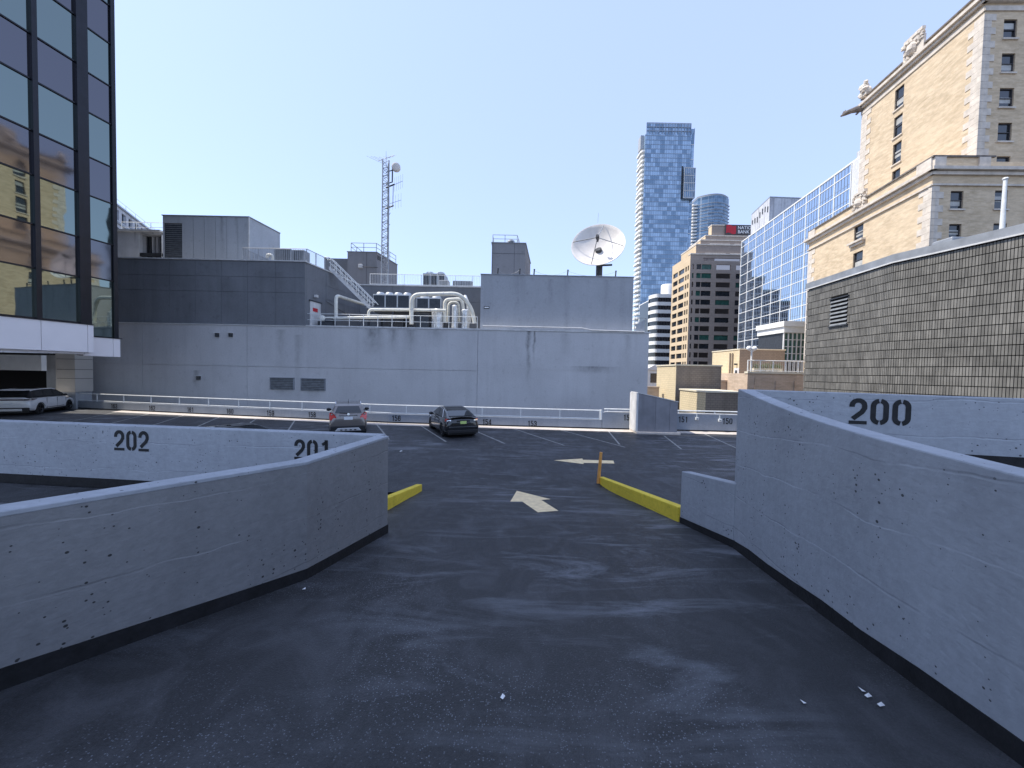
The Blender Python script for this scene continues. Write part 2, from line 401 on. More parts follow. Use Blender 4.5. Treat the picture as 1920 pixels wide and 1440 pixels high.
def one(name, b, m, label, cat, group=None, **kw):     # a thing that is a single mesh, origin at its base
    lo = Vector((min(p.x for p in b.v), min(p.y for p in b.v), min(p.z for p in b.v))); hi = Vector((max(p.x for p in b.v), max(p.y for p in b.v), 0))
    base = Vector(((lo.x+hi.x)/2, (lo.y+hi.y)/2, lo.z))
    b.v = [p-base for p in b.v]; o = add(name, b, m, None, **kw); o.location = base
    o['label'] = label; o['category'] = cat
    if group: o['group'] = group
    return o
def struct(name, b, m, parent=None, **kw):
    o = add(name, b, m, parent, **kw)
    if parent is None: o['kind'] = 'structure'
    return o
def inst(o, parent=None, loc=None, name=None):
    c = o.copy(); COL.objects.link(c); c.parent = parent
    if loc is not None: c.location = loc
    return c

def wall_holes(b, p0, t, L, z0, z1, holes, depth=.25, nrm=None):
    """face of a wall in (s, z) with real openings and reveals; nrm points out of the wall"""
    p0, t = Vector(p0), Vector(t); Z = Vector((0, 0, 1))
    q = lambda s_, z_, d=0.0: Vector((p0.x, p0.y, 0))+t*s_+Z*z_-nrm*d
    ss = sorted({0, L} | {h[0] for h in holes} | {h[1] for h in holes}); zs = sorted({z0, z1} | {h[2] for h in holes} | {h[3] for h in holes})
    for i in range(len(ss)-1):
        for j in range(len(zs)-1):
            cs, cz = (ss[i]+ss[i+1])/2, (zs[j]+zs[j+1])/2
            if cs < 0 or cs > L or cz < z0 or cz > z1: continue
            if any(h[0] < cs < h[1] and h[2] < cz < h[3] for h in holes): continue
            b.quad(q(ss[i], zs[j]), q(ss[i+1], zs[j]), q(ss[i+1], zs[j+1]), q(ss[i], zs[j+1]))
    for (a, c, d, e) in holes:
        b.quad(q(a, d), q(c, d), q(c, d, depth), q(a, d, depth)); b.quad(q(a, e), q(a, e, depth), q(c, e, depth), q(c, e))
        b.quad(q(a, d), q(a, d, depth), q(a, e, depth), q(a, e)); b.quad(q(c, d), q(c, e), q(c, e, depth), q(c, d, depth))

# ------------------------------------------------------------------ stencil digits
def stroke(path, w):
    pts = [Vector((x, y)) for x, y in path]; L = []; Rr = []
    for i, p in enumerate(pts):
        d0 = (p-pts[i-1]).normalized() if i else None; d1 = (pts[i+1]-p).normalized() if i < len(pts)-1 else None
        d0 = d0 or d1; d1 = d1 or d0
        n0 = Vector((-d0.y, d0.x)); n1 = Vector((-d1.y, d1.x)); m = (n0+n1)
        m = m/max(.5, m.dot(n1)) if m.length > 1e-6 else n0
        L.append(p+m*w/2); Rr.append(p-m*w/2)
    return [[L[i], Rr[i], Rr[i+1], L[i+1]] for i in range(len(pts)-1)]
def arc(cx, cy, rx, ry, a0, a1, n=7):
    return [(cx+rx*math.cos(R(a0+(a1-a0)*i/n)), cy+ry*math.sin(R(a0+(a1-a0)*i/n))) for i in range(n+1)]
W_ = .17; xl, xr, cx_ = .085, .475, .28; rx = .195; ry = .20; yt, yb = .915, .085
def digit(ch):
    top = lambda a0, a1: arc(cx_, yt-ry, rx, ry, a0, a1); bot = lambda a0, a1: arc(cx_, yb+ry, rx, ry, a0, a1)
    S = []
    if ch == '0':
        S = [stroke(top(98, 180)+bot(180, 262), W_), stroke(top(82, 0)+bot(0, -82), W_)]
    elif ch == '1': S = [stroke([(.33, 0), (.33, 1)], W_), stroke([(.33, .90), (.12, .76)], .14)]
    elif ch == '2': S = [stroke([(xl, .66)]+top(180, 0)+[(xr, .62), (.40, .47), (.12, .20)], W_), stroke([(.0, .065), (.56, .065)], .13)]
    elif ch == '3': S = [stroke([(xl, .68)]+top(180, 0)+[(xr, .63), (.42, .54), (.22, .52)], W_), stroke([(.22, .50), (.42, .46), (xr, .38)]+bot(0, -180)+[(xl, .33)], W_)]
    elif ch == '4': S = [stroke([(.40, 0), (.40, 1)], W_), stroke([(.36, .95), (.06, .32)], .14), stroke([(.0, .25), (.56, .25)], .14)]
    elif ch == '5': S = [stroke([(.06, .93), (.52, .93)], .14), stroke([(.12, .95), (.12, .52)], .14), stroke([(.10, .55)]+arc(cx_, .40, rx, ry, 110, 0)+bot(0, -180), W_)]
    elif ch == '6': S = [stroke([(xr, .68)]+top(0, 180)+bot(180, 360)+arc(cx_, .38, rx, ry, 0, 150), W_)]
    elif ch == '8': S = [stroke(arc(cx_, .72, .175, .20, 0, 360, 14), W_), stroke(arc(cx_, .29, rx, .205, 0, 360, 14), W_)]
    elif ch == '9': S = [stroke([(xl, .32)]+bot(180, 360)+top(0, 180)+arc(cx_, .62, rx, ry, 180, 330), W_)]
    return [q for s_ in S for q in s_]
def number(txt, origin, right, up, h, parent, off=.004, narrow=1.0):
    b = B(); right = Vector(right).normalized(); up = Vector(up).normalized(); n = right.cross(up).normalized(); o = Vector(origin); x = 0
    for ch in txt:
        for q in digit(ch):
            b.quad(*[o+right*((x+p.x)*h*narrow)+up*(p.y*h)+n*off for p in q])
        x += .66 if ch != '1' else .60
    return add('painted_number', b, 'black_paint', parent, label='black stencilled number '+txt)
# ================================================================== setting: ground, deck, ramp
b = B().quad((-3000, -3000, -14), (3000, -3000, -14), (3000, 4000, -14), (-3000, 4000, -14)); struct('ground', b, 'city_ground')
PAR = [(-38.0, 28.9), (-32.9, 28.0), (-7.79, 23.6), (5.63, 22.8), (13.3, 22.6), (18.0, 22.5)]     # foot of the back parapet
def ypar(x):
    for (x0, y0), (x1, y1) in zip(PAR, PAR[1:]):
        if x <= x1: return y0+(y1-y0)*(x-x0)/(x1-x0)
    return PAR[-1][1]
deck_poly = [(-60, -12), (19.6, -12), (19.6, 22.45), (18.0, 22.5), (13.3, 22.6), (5.63, 22.8), (-7.79, 23.6), (-32.9, 28.0), (-38, 28.9), (-60, 32.7)]
deck = struct('parking_deck', B().prism([(x, y+.25) if y > 20 else (x, y) for x, y in deck_poly], -.5, 0.0), 'deck_asphalt')

LW = [(-5.0, -1.6), (-3.07, 2.23), (-2.18, 3.97), (-1.92, 5.83)]          # ramp-side foot of the left ramp wall
RW = [(1.55, -4.0), (2.64, 1.93), (3.29, 5.40), (3.19, 6.90)]             # ramp-side foot of the right ramp wall
LB = LW+[(-2.52, 6.6), (-2.48, 7.65), (-2.37, 9.95), (-3.9, 10.1), (-4.4, 12.4)]
RB = RW+[(3.17, 7.1), (2.75, 11.55), (3.4, 12.4)]
def edge(pl, y):
    for (x0, y0), (x1, y1) in zip(pl, pl[1:]):
        if y <= y1: return x0+(x1-x0)*(y-y0)/(y1-y0)
    return pl[-1][0]
b = B(); ys = [-1.6+i*.25 for i in range(int((12.4+1.6)/.25)+1)]; nx = 28; vsx = []
for y in ys:
    a, c = edge(LB, y)-.02, edge(RB, y)+.02
    for k in range(nx+1):
        x = a+(c-a)*k/nx; fall = max(0.0, min(1.0, (x-a)/(-2.3-a))) if (y > 9.97 and a < -2.45) else 1.0
        vsx.append((x, y, max(ramp_z(y)*fall*fall*(3-2*fall), .006)+(.004 if fall > .02 else -.002)))
b.add(vsx, [[i*(nx+1)+k, i*(nx+1)+k+1, (i+1)*(nx+1)+k+1, (i+1)*(nx+1)+k] for i in range(len(ys)-1) for k in range(nx)])
ramp = struct('ramp', b, 'asphalt', smooth=True)
# ramp continues behind the camera as a landing
struct('landing_floor', B().bb(-8, 6.0, -9, -1.6, 1.0, 2.0), 'asphalt')

ZL = 1.28                                                                 # level of the bay with spaces 201 and 202
W202 = [(-2.1, 5.92), (-9.0, 6.56), (-16.0, 7.2)]
struct('lower_bay_floor', B().prism([(-16, -9), (-8.1, -9), (-8.1, -1.6), (-5.1, -1.6), (-3.2, 2.2), (-2.3, 3.97), (-2.1, 5.8), (-9.0, 6.5), (-16.0, 7.15)], 0.01, ZL), 'asphalt')
ZR = 2.33                                                                 # level of the bay with space 200
struct('upper_bay_floor', B().prism([(6.2, -9), (14, -9), (14, 3.6), (6.45, 4.72), (3.45, 5.36), (2.80, 1.93), (1.7, -4.0), (6.1, -4)], 0.01, ZR), 'asphalt')

# ------------------------------------------------------------------ concrete walls
def wall_mesh(pts, th, side):         # pts: (x, y, z bottom, z top); thickness goes to the side of the normal
    n = len(pts); F_ = []; K = []
    for i, p in enumerate(pts):
        d0 = Vector((p[0]-pts[i-1][0], p[1]-pts[i-1][1])).normalized() if i else None
        d1 = Vector((pts[i+1][0]-p[0], pts[i+1][1]-p[1])).normalized() if i < n-1 else None
        d0 = d0 or d1; d1 = d1 or d0; n0 = Vector((-d0.y, d0.x))*side; n1 = Vector((-d1.y, d1.x))*side; m = n0+n1; m = m/m.dot(n1)
        K.append((p[0]+m.x*th, p[1]+m.y*th))
    b = B(); vs = []
    for i, p in enumerate(pts): vs += [(p[0], p[1], p[2]), (p[0], p[1], p[3]), (K[i][0], K[i][1], p[3]), (K[i][0], K[i][1], p[2])]
    fs = []
    for i in range(n-1):
        a, c = i*4, (i+1)*4
        for k in range(4): fs.append([a+k, a+(k+1) % 4, c+(k+1) % 4, c+k])
    fs += [[0, 1, 2, 3], [(n-1)*4+k for k in (3, 2, 1, 0)]]
    return b.add(vs, fs)
def dense(pts, zb, zt, step=.5):       # resample a polyline; zb and zt are functions of the running index
    out = []
    for i in range(len(pts)-1):
        n = max(1, int(math.hypot(pts[i+1][0]-pts[i][0], pts[i+1][1]-pts[i][1])/step))
        for k in range(n):
            t = k/n; out.append((pts[i][0]*(1-t)+pts[i+1][0]*t, pts[i][1]*(1-t)+pts[i+1][1]*t, i+t))
    out.append((pts[-1][0], pts[-1][1], len(pts)-1))
    f = lambda arr, s: arr[int(min(s, len(arr)-1.001))]*(1-(s-int(min(s, len(arr)-1.001))))+arr[int(min(s, len(arr)-1.001))+1]*(s-int(min(s, len(arr)-1.001)))
    return [(x, y, zb(x, y), f(zt, s)) for x, y, s in out]

# left ramp wall
zt = [2.62, 3.4-.908, 3.4-1.007, 3.4-1.043]
lw = dense(LW, lambda x, y: RZ0-RS*y-.35, zt)
t = T('ramp_wall', 'concrete wall coloured grey for shade along the left edge of the ramp, bending towards the corner', 'wall', (LW[1][0], LW[1][1], 0))
add('concrete', wall_mesh(lw, .19, 1), 'shade_grey', t, bevel=.012)
add('lit_top', wall_mesh([(x+.004, y-.002, c-.03, c+.007) for x, y, a, c in lw], .198, 1), 'blue_paint', t, bevel=.008, label='pale blue painted top edge')  # added layer, lighter than the side to stand for light on the top
tb = [(x+.010, y-.004, RZ0-RS*y-.02, RZ0-RS*y+.13+.012*math.sin(9*y)) for x, y, _, _ in lw]
add('tar_base', wall_mesh(tb, .03, 1), 'tar', t)
# wall of spaces 201 and 202
w2 = dense(W202, lambda x, y: .02, [3.4-1.043, 3.4-1.04, 3.4-1.03], 1.0)
w2[0] = (w2[0][0]+.02, w2[0][1]-.0, .02, w2[0][3]-.003)
t = T('parapet_wall', 'blue grey concrete wall stencilled 202 and 201 behind the left ramp wall', 'wall', (-6, 6.3, 0))
add('concrete', wall_mesh([(x, y, a, c-.004) for x, y, a, c in w2], .19, -1), 'blue_paint', t, bevel=.012)
add('tar_base', wall_mesh([(x-.02*0, y-.012, ZL-.02, ZL+.15) for x, y, a, c in w2[1:]], .03, -1), 'tar', t)
d2 = (Vector((W202[0][0], W202[0][1], 0))-Vector((W202[1][0], W202[1][1], 0))).normalized()
p0 = Vector((W202[1][0], W202[1][1], 0))
def num_on(px0, py_top, py_bot, px_mid, p0, t_, txt, parent, narrow=1.0):
    s0, z1 = on_plane(px0, py_top, p0, t_); _, z0 = on_plane(px0, py_bot, p0, t_)
    return number(txt, Vector(p0)+t_*s0+Vector((0, 0, z0)), t_, (0, 0, 1), z1-z0, parent, narrow=narrow)
num_on(214, 806, 844, 0, p0, d2, '202', t, 1.0)
num_on(552, 823, 861, 0, p0, d2, '201', t, 1.0)
# right ramp wall with its low step
zr = [2.75, 3.4-.48, 3.4-.18]
rw = dense(RW[:3], lambda x, y: RZ0-RS*y-.35, zr)
# reshape top: a little lower halfway along
rw = [(x, y, a, c-.07*math.sin(math.pi*max(0, min(1, (y-1.93)/3.47)))) for x, y, a, c in rw]
t = T('ramp_wall', 'tall pale blue concrete wall along the right edge of the ramp with a low step at its far end', 'wall', (RW[1][0], RW[1][1], 0))
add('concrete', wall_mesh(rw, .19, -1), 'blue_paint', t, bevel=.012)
lowp = dense([(3.288, 5.405), (3.19, 6.90)], lambda x, y: RZ0-RS*y-.35, [3.4-1.565, 3.4-1.78])
add('low_step', wall_mesh(lowp, .185, -1), 'blue_paint', t, bevel=.012)
tb = [(x-.010, y-.004, RZ0-RS*y-.02, RZ0-RS*y+.13+.012*math.sin(8*y)) for x, y, _, _ in rw+lowp[1:]]
add('tar_base', wall_mesh(tb, .03, -1), 'tar', t)
# wall of space 200
W200 = [(3.36, 5.43), (6.45, 4.72), (14.0, 3.5)]
w3 = dense(W200, lambda x, y: .02, [3.4-.184, 3.4-.205, 3.4-.22], 1.0)
t = T('parapet_wall', 'blue grey concrete wall stencilled 200 behind the right ramp wall', 'wall', (7, 4.6, 0))
add('concrete', wall_mesh(w3, .19, 1), 'blue_paint', t, bevel=.012)
add('tar_base', wall_mesh([(x, y-.012, ZR-.02, ZR+.12) for x, y, a, c in w3[1:]], .03, 1), 'tar', t)
d3 = (Vector((6.45, 4.72, 0))-Vector((3.36, 5.43, 0))).normalized()
num_on(1593, 746, 794.5, 0, Vector((3.36, 5.43, 0)), d3, '200', t, 1.05)

# ------------------------------------------------------------------ yellow kerbs, post, painted marks
def kerb(p, q, z0, z1, th, side, label):
    one('yellow_kerb', wall_mesh([(p[0], p[1], 0.0, z0), ((p[0]+q[0])/2, (p[1]+q[1])/2, 0.0, (z0+z1)/2), (q[0], q[1], 0.0, z1)], th, side), 'yellow_paint', label, 'kerb', 'yellow kerbs at the foot of the ramp', bevel=.02)
kerb((-2.50, 6.2), (-2.36, 9.95), 1.06, .345, .16, 1, 'short yellow concrete kerb past the end of the left ramp wall')
kerb((3.17, 6.95), (2.75, 11.55), .93, .20, .18, -1, 'long yellow wedge kerb running on from the low step of the right ramp wall')
p = G(1121.5, 908)
t = T('marker_post', 'thin orange wooden marker post standing at the end of the right yellow kerb', 'post', p)
tp = P(1127, 848, p.y)
add('pole', B().tube([p+Vector((0, 0, .02)), tp], [.052, .045], 10), 'wood_post', t, smooth=True)
add('foot_plate', B().lathe([(0, .03), (.07, .03), (.10, .0), (0, 0)], 14, p+Vector((0, 0, .002))), 'dark_steel', t)
def mark(name, pts, m, label=None):
    return add(name, B().add(pts, [list(range(len(pts)))]), m, deck, label=label)
c6 = lambda x, y: (700+x/3.097, 800+y/3.097)
b = B().add([GR(*c6(*q)) for q in ((833, 372), (795, 435), (865, 435), (955, 497), (1075, 488), (975, 425), (1030, 421))], [[0, 1, 2, 5, 6], [2, 3, 4, 5]])
add('painted_arrow', b, 'arrow_paint', ramp, label='cream arrow painted on the ramp pointing ahead to the left')
b = B().add([G(*c6(*q), .008) for q in ((1048, 195), (1222, 217), (1219, 210), (1400, 214), (1394, 197), (1217, 192), (1214, 185))], [[0, 1, 2, 5, 6], [2, 3, 4, 5]])
add('painted_arrow', b, 'arrow_paint', deck, label='cream arrow painted across the deck pointing left')
def line(p, q, w=.085):
    p, q = Vector((p[0], p[1], .008)), Vector((q[0], q[1], .008)); n = Vector((-(q-p).y, (q-p).x, 0)).normalized()*w/2
    add('painted_line', B().quad(p-n, q-n, q+n, p+n), 'white_line', deck)
for k in range(0, 12):
    x = 2.63-2.82*k; y = ypar(x)-.8; L = 5.4
    line((x+.35, y), (x+.35+L*math.sin(R(26)), y-L*math.cos(R(26))))
line((5.27, 18.0), (5.78, 22.0)); line((7.9, 17.2), (8.6, 20.9)); line((10.7, 17.4), (11.4, 22.0)); line((14.0, 17.4), (14.6, 22.0))
line((-3.44, 10.7), (-2.45, 11.62))
# gutter strip in front of the back parapet
gp = [(-28.5, ypar(-28.5)), (-7.79, 23.6), (5.63, 22.8), (13.3, 22.6), (18, 22.5)]
b = B(); fr = [(x, y-.78+.04*math.sin(x*1.7)) for x, y in gp]
for i in range(len(gp)-1): b.add([(fr[i][0], fr[i][1], .010), (fr[i+1][0], fr[i+1][1], .010), (gp[i+1][0], gp[i+1][1], .035), (gp[i][0], gp[i][1], .035)], [[0, 1, 2, 3]])
add('gutter_strip', b, 'gutter', deck)
# scraps of litter
for i, (px, py) in enumerate(((943, 1308), (1505, 1317), (1615, 1294), (1628, 1306), (1652, 1323), (570, 1105), (752, 846))):
    q = GR(px, py) if py > 900 else G(px, py, .01); q.z = max(q.z, 0)+.004; a = random.uniform(0, 3); r_ = .018 if py > 900 else .06
    u = Vector((math.cos(a), math.sin(a), 0))*r_*random.uniform(.8, 1.6); v = Vector((-math.sin(a), math.cos(a), 0))*r_*.6
    u.z = -RS*u.y if py > 900 else 0; v.z = -RS*v.y if py > 900 else 0
    one('paper_scrap', B().add([q-u-v, q+u-v*.6, q+u*.7+v+Vector((0, 0, .012)), q-u*.8+v], [[0, 1, 2, 3]]), 'litter',
        ['white paper scrap on the ramp right below the painted arrow', 'white sliver of litter near the right ramp wall, furthest left of four', 'white sliver of litter near the right ramp wall, the uppermost of four',
         'white sliver of litter near the right ramp wall, between two others', 'white sliver of litter nearest the right ramp wall', 'white scrap by the foot of the left ramp wall', 'white paper scrap on the deck just past the left wall corner'][i], 'litter', 'scraps of litter')

# ------------------------------------------------------------------ back parapet with rail, numbers
def offs(poly, d):
    return [(x, y+d) for x, y in poly]
lo = [(-33.6, ypar(-33.6)), (-7.79, 23.6), (5.55, ypar(5.55))]
t = T('back_parapet', 'low grey concrete parapet along the back of the deck stencilled 163 to 153', 'parapet', (-8, 23.6, 0))
add('concrete', wall_mesh([(x, y, -.45, .60) for x, y in lo], .22, 1), 'parapet_paint', t, bevel=.01)
add('tar_base', wall_mesh([(x, y-.012, .03, .11) for x, y in lo], .03, 1), 'tar', t)
def par_plane(x):
    for (x0, y0), (x1, y1) in zip(PAR, PAR[1:]):
        if x <= x1: return Vector((x0, y0, 0)), Vector((x1-x0, y1-y0, 0)).normalized()
def par_num(txt, pxc, top, bot, parent):
    x = (pxc-960)/700*23.5; p0_, t_ = par_plane(x)
    s, z1 = on_plane(pxc, top, p0_, t_); p0_, t_ = par_plane((p0_+t_*s).x)
    s, z1 = on_plane(pxc, top, p0_, t_); _, z0 = on_plane(pxc, bot, p0_, t_); h = z1-z0
    number(txt, p0_+t_*(s-.83*h)+Vector((0, 0, z0)), t_, (0, 0, 1), h, parent, .006, .9)
for txt, x, a, c in (('163', 214, 757, 766), ('162', 285, 760.5, 769.5), ('161', 357, 763.5, 772.5), ('160', 431, 766.5, 776), ('159', 507, 769.5, 779.5), ('158', 585, 772.5, 782.5), ('156', 743, 779, 789.5), ('154', 913, 786, 796.5), ('153', 998, 789, 799.5)):
    par_num(txt, x, a, c, t)
hi_ = [(5.57, ypar(5.57)), (13.3, 22.6), (18, 22.5)]
t2 = T('back_parapet', 'taller grey concrete parapet at the right of the deck stencilled 152, 151 and 150', 'parapet', (9, 22.7, 0))
add('concrete', wall_mesh([(x, y, -.45, 1.06) for x, y in hi_], .22, 1), 'parapet_paint', t2, bevel=.01)
add('tar_base', wall_mesh([(x, y-.012, .03, .11) for x, y in hi_], .03, 1), 'tar', t2)
for txt, x, a, c in (('152', 1178, 777.5, 788.5), ('151', 1281, 781, 792), ('150', 1364, 784, 795.5)): par_num(txt, x, a, c, t2)
# white guard rail
t = T('guard_rail', 'long white two-bar steel guard rail on top of the low back parapet', 'railing', (-8, 23.7, .6))
rl = [(-33.4, ypar(-33.4)+.1), (-7.79, 23.70), (5.45, ypar(5.45)+.1)]
for nm, z, r_ in (('top_rail', 1.16, .035), ('bottom_rail', .66, .03)):
    add(nm, B().tube([(x, y, z) for x, y in rl], r_, 8), 'white_steel', t, smooth=True)
x = 5.42
while x > -33.5:
    y = ypar(x)+.1; add('post', B().bb(x-.025, x+.025, y-.025, y+.025, .6, 1.14), 'white_steel', t); x -= 2.42
add('end_post', B().bb(5.46, 5.56, ypar(5.5)-.01, ypar(5.5)+.22, .6, 1.2), 'white_steel', t)
# cap pipe on the taller parapet
t = T('pipe_rail', 'white pipe rail along the taller parapet beside the metal hood', 'railing', (9, 22.75, 1.06))
hp = [(5.7, ypar(5.7)+.1), (13.3, 22.7), (18, 22.6)]
add('top_pipe', B().tube([(x, y, 1.26) for x, y in hp], .04, 8), 'white_steel', t, smooth=True)
add('lower_pipe', B().tube([(x, y-.06, 1.10) for x, y in hp], .035, 8), 'flash_white', t, smooth=True)
for x in (5.9, 8.1, 10.2, 12.4, 14.6): add('bracket', B().bb(x-.02, x+.02, ypar(x)+.06, ypar(x)+.13, 1.05, 1.25), 'white_steel', t)
for i, (px, py) in enumerate(((1307, 785), (1350, 788))):
    x = 0
    q = P(px, py, ypar((px-960)/700*22.6)-.06)
    t = T('parapet_light', ('small white boxed lamp hung on the parapet right of number 151', 'small white boxed lamp hung on the parapet left of number 150')[i], 'lamp', (q.x, q.y, q.z-.08), 0, 'boxed lamps on the parapet')
    add('housing', B().box(q, (.18, .10, .16)), 'white_steel', t, bevel=.01); add('lens', B().box(q+Vector((0, -.055, -.01)), (.10, .012, .08)), 'grey_steel', t)
    add('stem', B().box(q+Vector((0, .03, .18)), (.04, .03, .24)), 'white_steel', t)
# sloped metal hood
A0 = P(1195, 809, 21.55); A1 = P(1269.5, 808, 21.5); zl = P(1195.5, 737, 21.55).z; zrr = P(1269.5, 754.5, 21.5).z
t = T('metal_hood', 'grey sheet metal hood with a sloping top standing between numbers 152 and 151', 'hood', ((A0.x+A1.x)/2, 22, 0))
xs0, xs1 = A0.x, A1.x; yb_ = ypar(8)-.01
nb = 3; cuts = [xs0, xs0+(xs1-xs0)*.44, xs0+(xs1-xs0)*.80, xs1]
for i in range(3):
    a, c = cuts[i]+(.006 if i else 0), cuts[i+1]-.006
    za = zl+(zrr-zl)*(a-xs0)/(xs1-xs0); zc = zl+(zrr-zl)*(c-xs0)/(xs1-xs0); b = B()
    b.add([(a, 21.5, .12), (c, 21.5, .12), (c, 21.5, zc), (a, 21.5, za), (a, 21.56, .12), (c, 21.56, .12), (c, 21.56, zc), (a, 21.56, za)], [[0, 1, 2, 3], [7, 6, 5, 4], [0, 4, 5, 1], [1, 5, 6, 2], [2, 6, 7, 3], [3, 7, 4, 0]])
    add('front_panel', b, 'shed_metal', t)
b = B().add([(xs0, 21.57, .12), (xs1, 21.57, .12), (xs1, 21.57, zrr-.02), (xs0, 21.57, zl-.02), (xs0, yb_, .12), (xs1, yb_, .12), (xs1, yb_, zrr-.02), (xs0, yb_, zl-.02)], [[0, 1, 2, 3], [7, 6, 5, 4], [0, 4, 5, 1], [1, 5, 6, 2], [2, 6, 7, 3], [3, 7, 4, 0]])
add('body', b, 'shed_metal', t)
dz = (zrr-zl)/(xs1-xs0)
b = B().add([(xs0-.06, 21.46, zl+.01), (xs1+.03, 21.46, zrr+.01), (xs1+.03, yb_, zrr+.01), (xs0-.06, yb_, zl+.01), (xs0-.06, 21.46, zl+.05), (xs1+.03, 21.46, zrr+.05), (xs1+.03, yb_, zrr+.05), (xs0-.06, yb_, zl+.05)], [[3, 2, 1, 0], [4, 5, 6, 7], [0, 1, 5, 4], [1, 2, 6, 5], [2, 3, 7, 6], [3, 0, 4, 7]])
add('sloping_top', b, 'flash_white', t)
add('lit_side_cover', B().bb(xs0-.11, xs0-.004, 21.50, yb_, .12, zl), 'flash_white', t)  # white plate stands for sunlight on the left side of the hood
add('plinth', B().bb(xs0-.1, xs1+.12, 21.3, yb_, 0.0, .12), 'gutter', t, bevel=.015)
# ================================================================== grey broadcasting building behind the deck
YW = 30.0
def rail(name, label, pts, h, m, spacing=1.3, balu=0.0, mid=True, r=.028, group=None):
    """guard rail along a polyline of foot points"""
    pts = [Vector(p) for p in pts]
    t = T(name, label, 'railing', pts[0], 0, group)
    up = Vector((0, 0, h))
    add('top_rail', B().tube([p+up for p in pts], r, 6), m, t)
    if mid and not balu: add('mid_rail', B().tube([p+up*.5 for p in pts], r*.8, 6), m, t)
    if balu: add('bottom_rail', B().tube([p+up*.08 for p in pts], r*.8, 6), m, t)
    bal = B()
    for i in range(len(pts)-1):
        L = (pts[i+1]-pts[i]).length; n = max(1, round(L/spacing))
        for k in range(n+(1 if i == len(pts)-2 else 0)):
            q = pts[i].lerp(pts[i+1], k/n); add('post', B().tube([q, q+up], r, 6), m, t)
        if balu:
            n = int(L/balu)
            for k in range(n):
                q = pts[i].lerp(pts[i+1], (k+.5)/n); bal.obox(q+Vector((-.008, -.008, h*.08)), (.016, 0, 0), (0, .016, 0), (0, 0, h*.9))
    if balu: add('balusters', bal, m, t)['kind'] = 'stuff'
    return t
t = T('grey_building', 'long windowless grey rendered building across the back of the parking deck', 'building', (-8, YW, -14))
ZT = 6.74
cols = [-35.2, -29.7, -21.3, -2.8, 10.9]; rows = [-14, 3.45, ZT]
for i in range(4):
    for j in range(2):
        if i == 3 and j == 0: continue
        z0 = rows[j] if not (i == 3) else -14
        add('wall_panel', B().bb(cols[i]+.012, cols[i+1]-.012, YW, YW+.3, z0+.012, rows[j+1]-.012), 'gray_wall', t)
add('core', B().bb(-35.2, 10.88, YW+.12, YW+9, -14, ZT-.05), 'gray_wall', t)
add('repair_patch', B().bb(P(945, 0, YW).x, P(1153, 0, YW).x, YW-.012, YW+.1, P(1050, 694, YW).z, P(1050, 644, YW).z), 'gray_wall', t)
add('repair_patch', B().bb(P(943, 0, YW).x, P(1140, 0, YW).x, YW-.010, YW+.1, -1, P(1000, 736, YW).z), 'gray_wall', t)
# ledge flashing along the top of the lower wall
for a, c in ((-35.2, -16.6), (-16.58, -2.6), (-2.58, 11.0)):
    add('ledge_flashing', B().bb(a, c, YW-.06, YW+.9, ZT-.01, ZT+(.10 if a > -20 else .05)), 'flash_white', t)
add('pipe_run', B().tube([P(905, 611, 29.9), P(1090, 615, 29.9), P(1110, 619, 29.9), P(1208, 622, 29.9)], .05, 6), 'flash_white', t, smooth=True)
# louvred vents in the lower wall
def louvre(parent, x0, x1, z0, z1, y, n, frame='gray_wall', slat='louvre_slat', hood=True, d=.10):
    f = add('louvre', B().bb(x0, x1, y+.02, y+.05, z0, z1), 'louvre_dark', parent)
    h = (z1-z0)/n
    for k in range(n):
        z = z0+k*h
        add('slat', B().add([(x0, y-.06, z+.01), (x1, y-.06, z+.01), (x1, y+.02, z+h*.75), (x0, y+.02, z+h*.75), (x0, y-.06, z+.03), (x1, y-.06, z+.03), (x1, y+.02, z+h*.75+.02), (x0, y+.02, z+h*.75+.02)],
            [[3, 2, 1, 0], [4, 5, 6, 7], [0, 1, 5, 4], [1, 2, 6, 5], [2, 3, 7, 6], [3, 0, 4, 7]]), slat, f)
    if hood: add('hood', B().bb(x0-.06, x1+.06, y-.10, y+.02, z1, z1+.05), 'flash_grey', f)
    for a, c in ((x0-.06, x0), (x1, x1+.06)): add('jamb', B().bb(a, c, y-.07, y+.02, z0, z1), 'flash_grey', f)
for px0, px1, py0, py1 in ((508.5, 551, 708.5, 730), (566, 609.5, 710, 732)):
    louvre(t, P(px0, py0, YW).x, P(px1, py0, YW).x, P(px0, py1, YW).z, P(px0, py0, YW).z, YW-.03, 7)
for px, py in ((407, 627.5), (432.5, 627.5), (372, 708)):
    q = P(px, py, YW-.05); v = add('hooded_vent', B().bb(q.x-.14, q.x+.14, YW-.10, YW, q.z-.17, q.z+.12), 'louvre_dark', t)
    add('hood', B().bb(q.x-.19, q.x+.19, YW-.22, YW, q.z+.12, q.z+.16), 'flash_white', v)
    for k in range(3): add('slat', B().bb(q.x-.14, q.x+.14, YW-.14, YW-.09, q.z-.12+k*.08, q.z-.10+k*.08), 'louvre_slat', v)

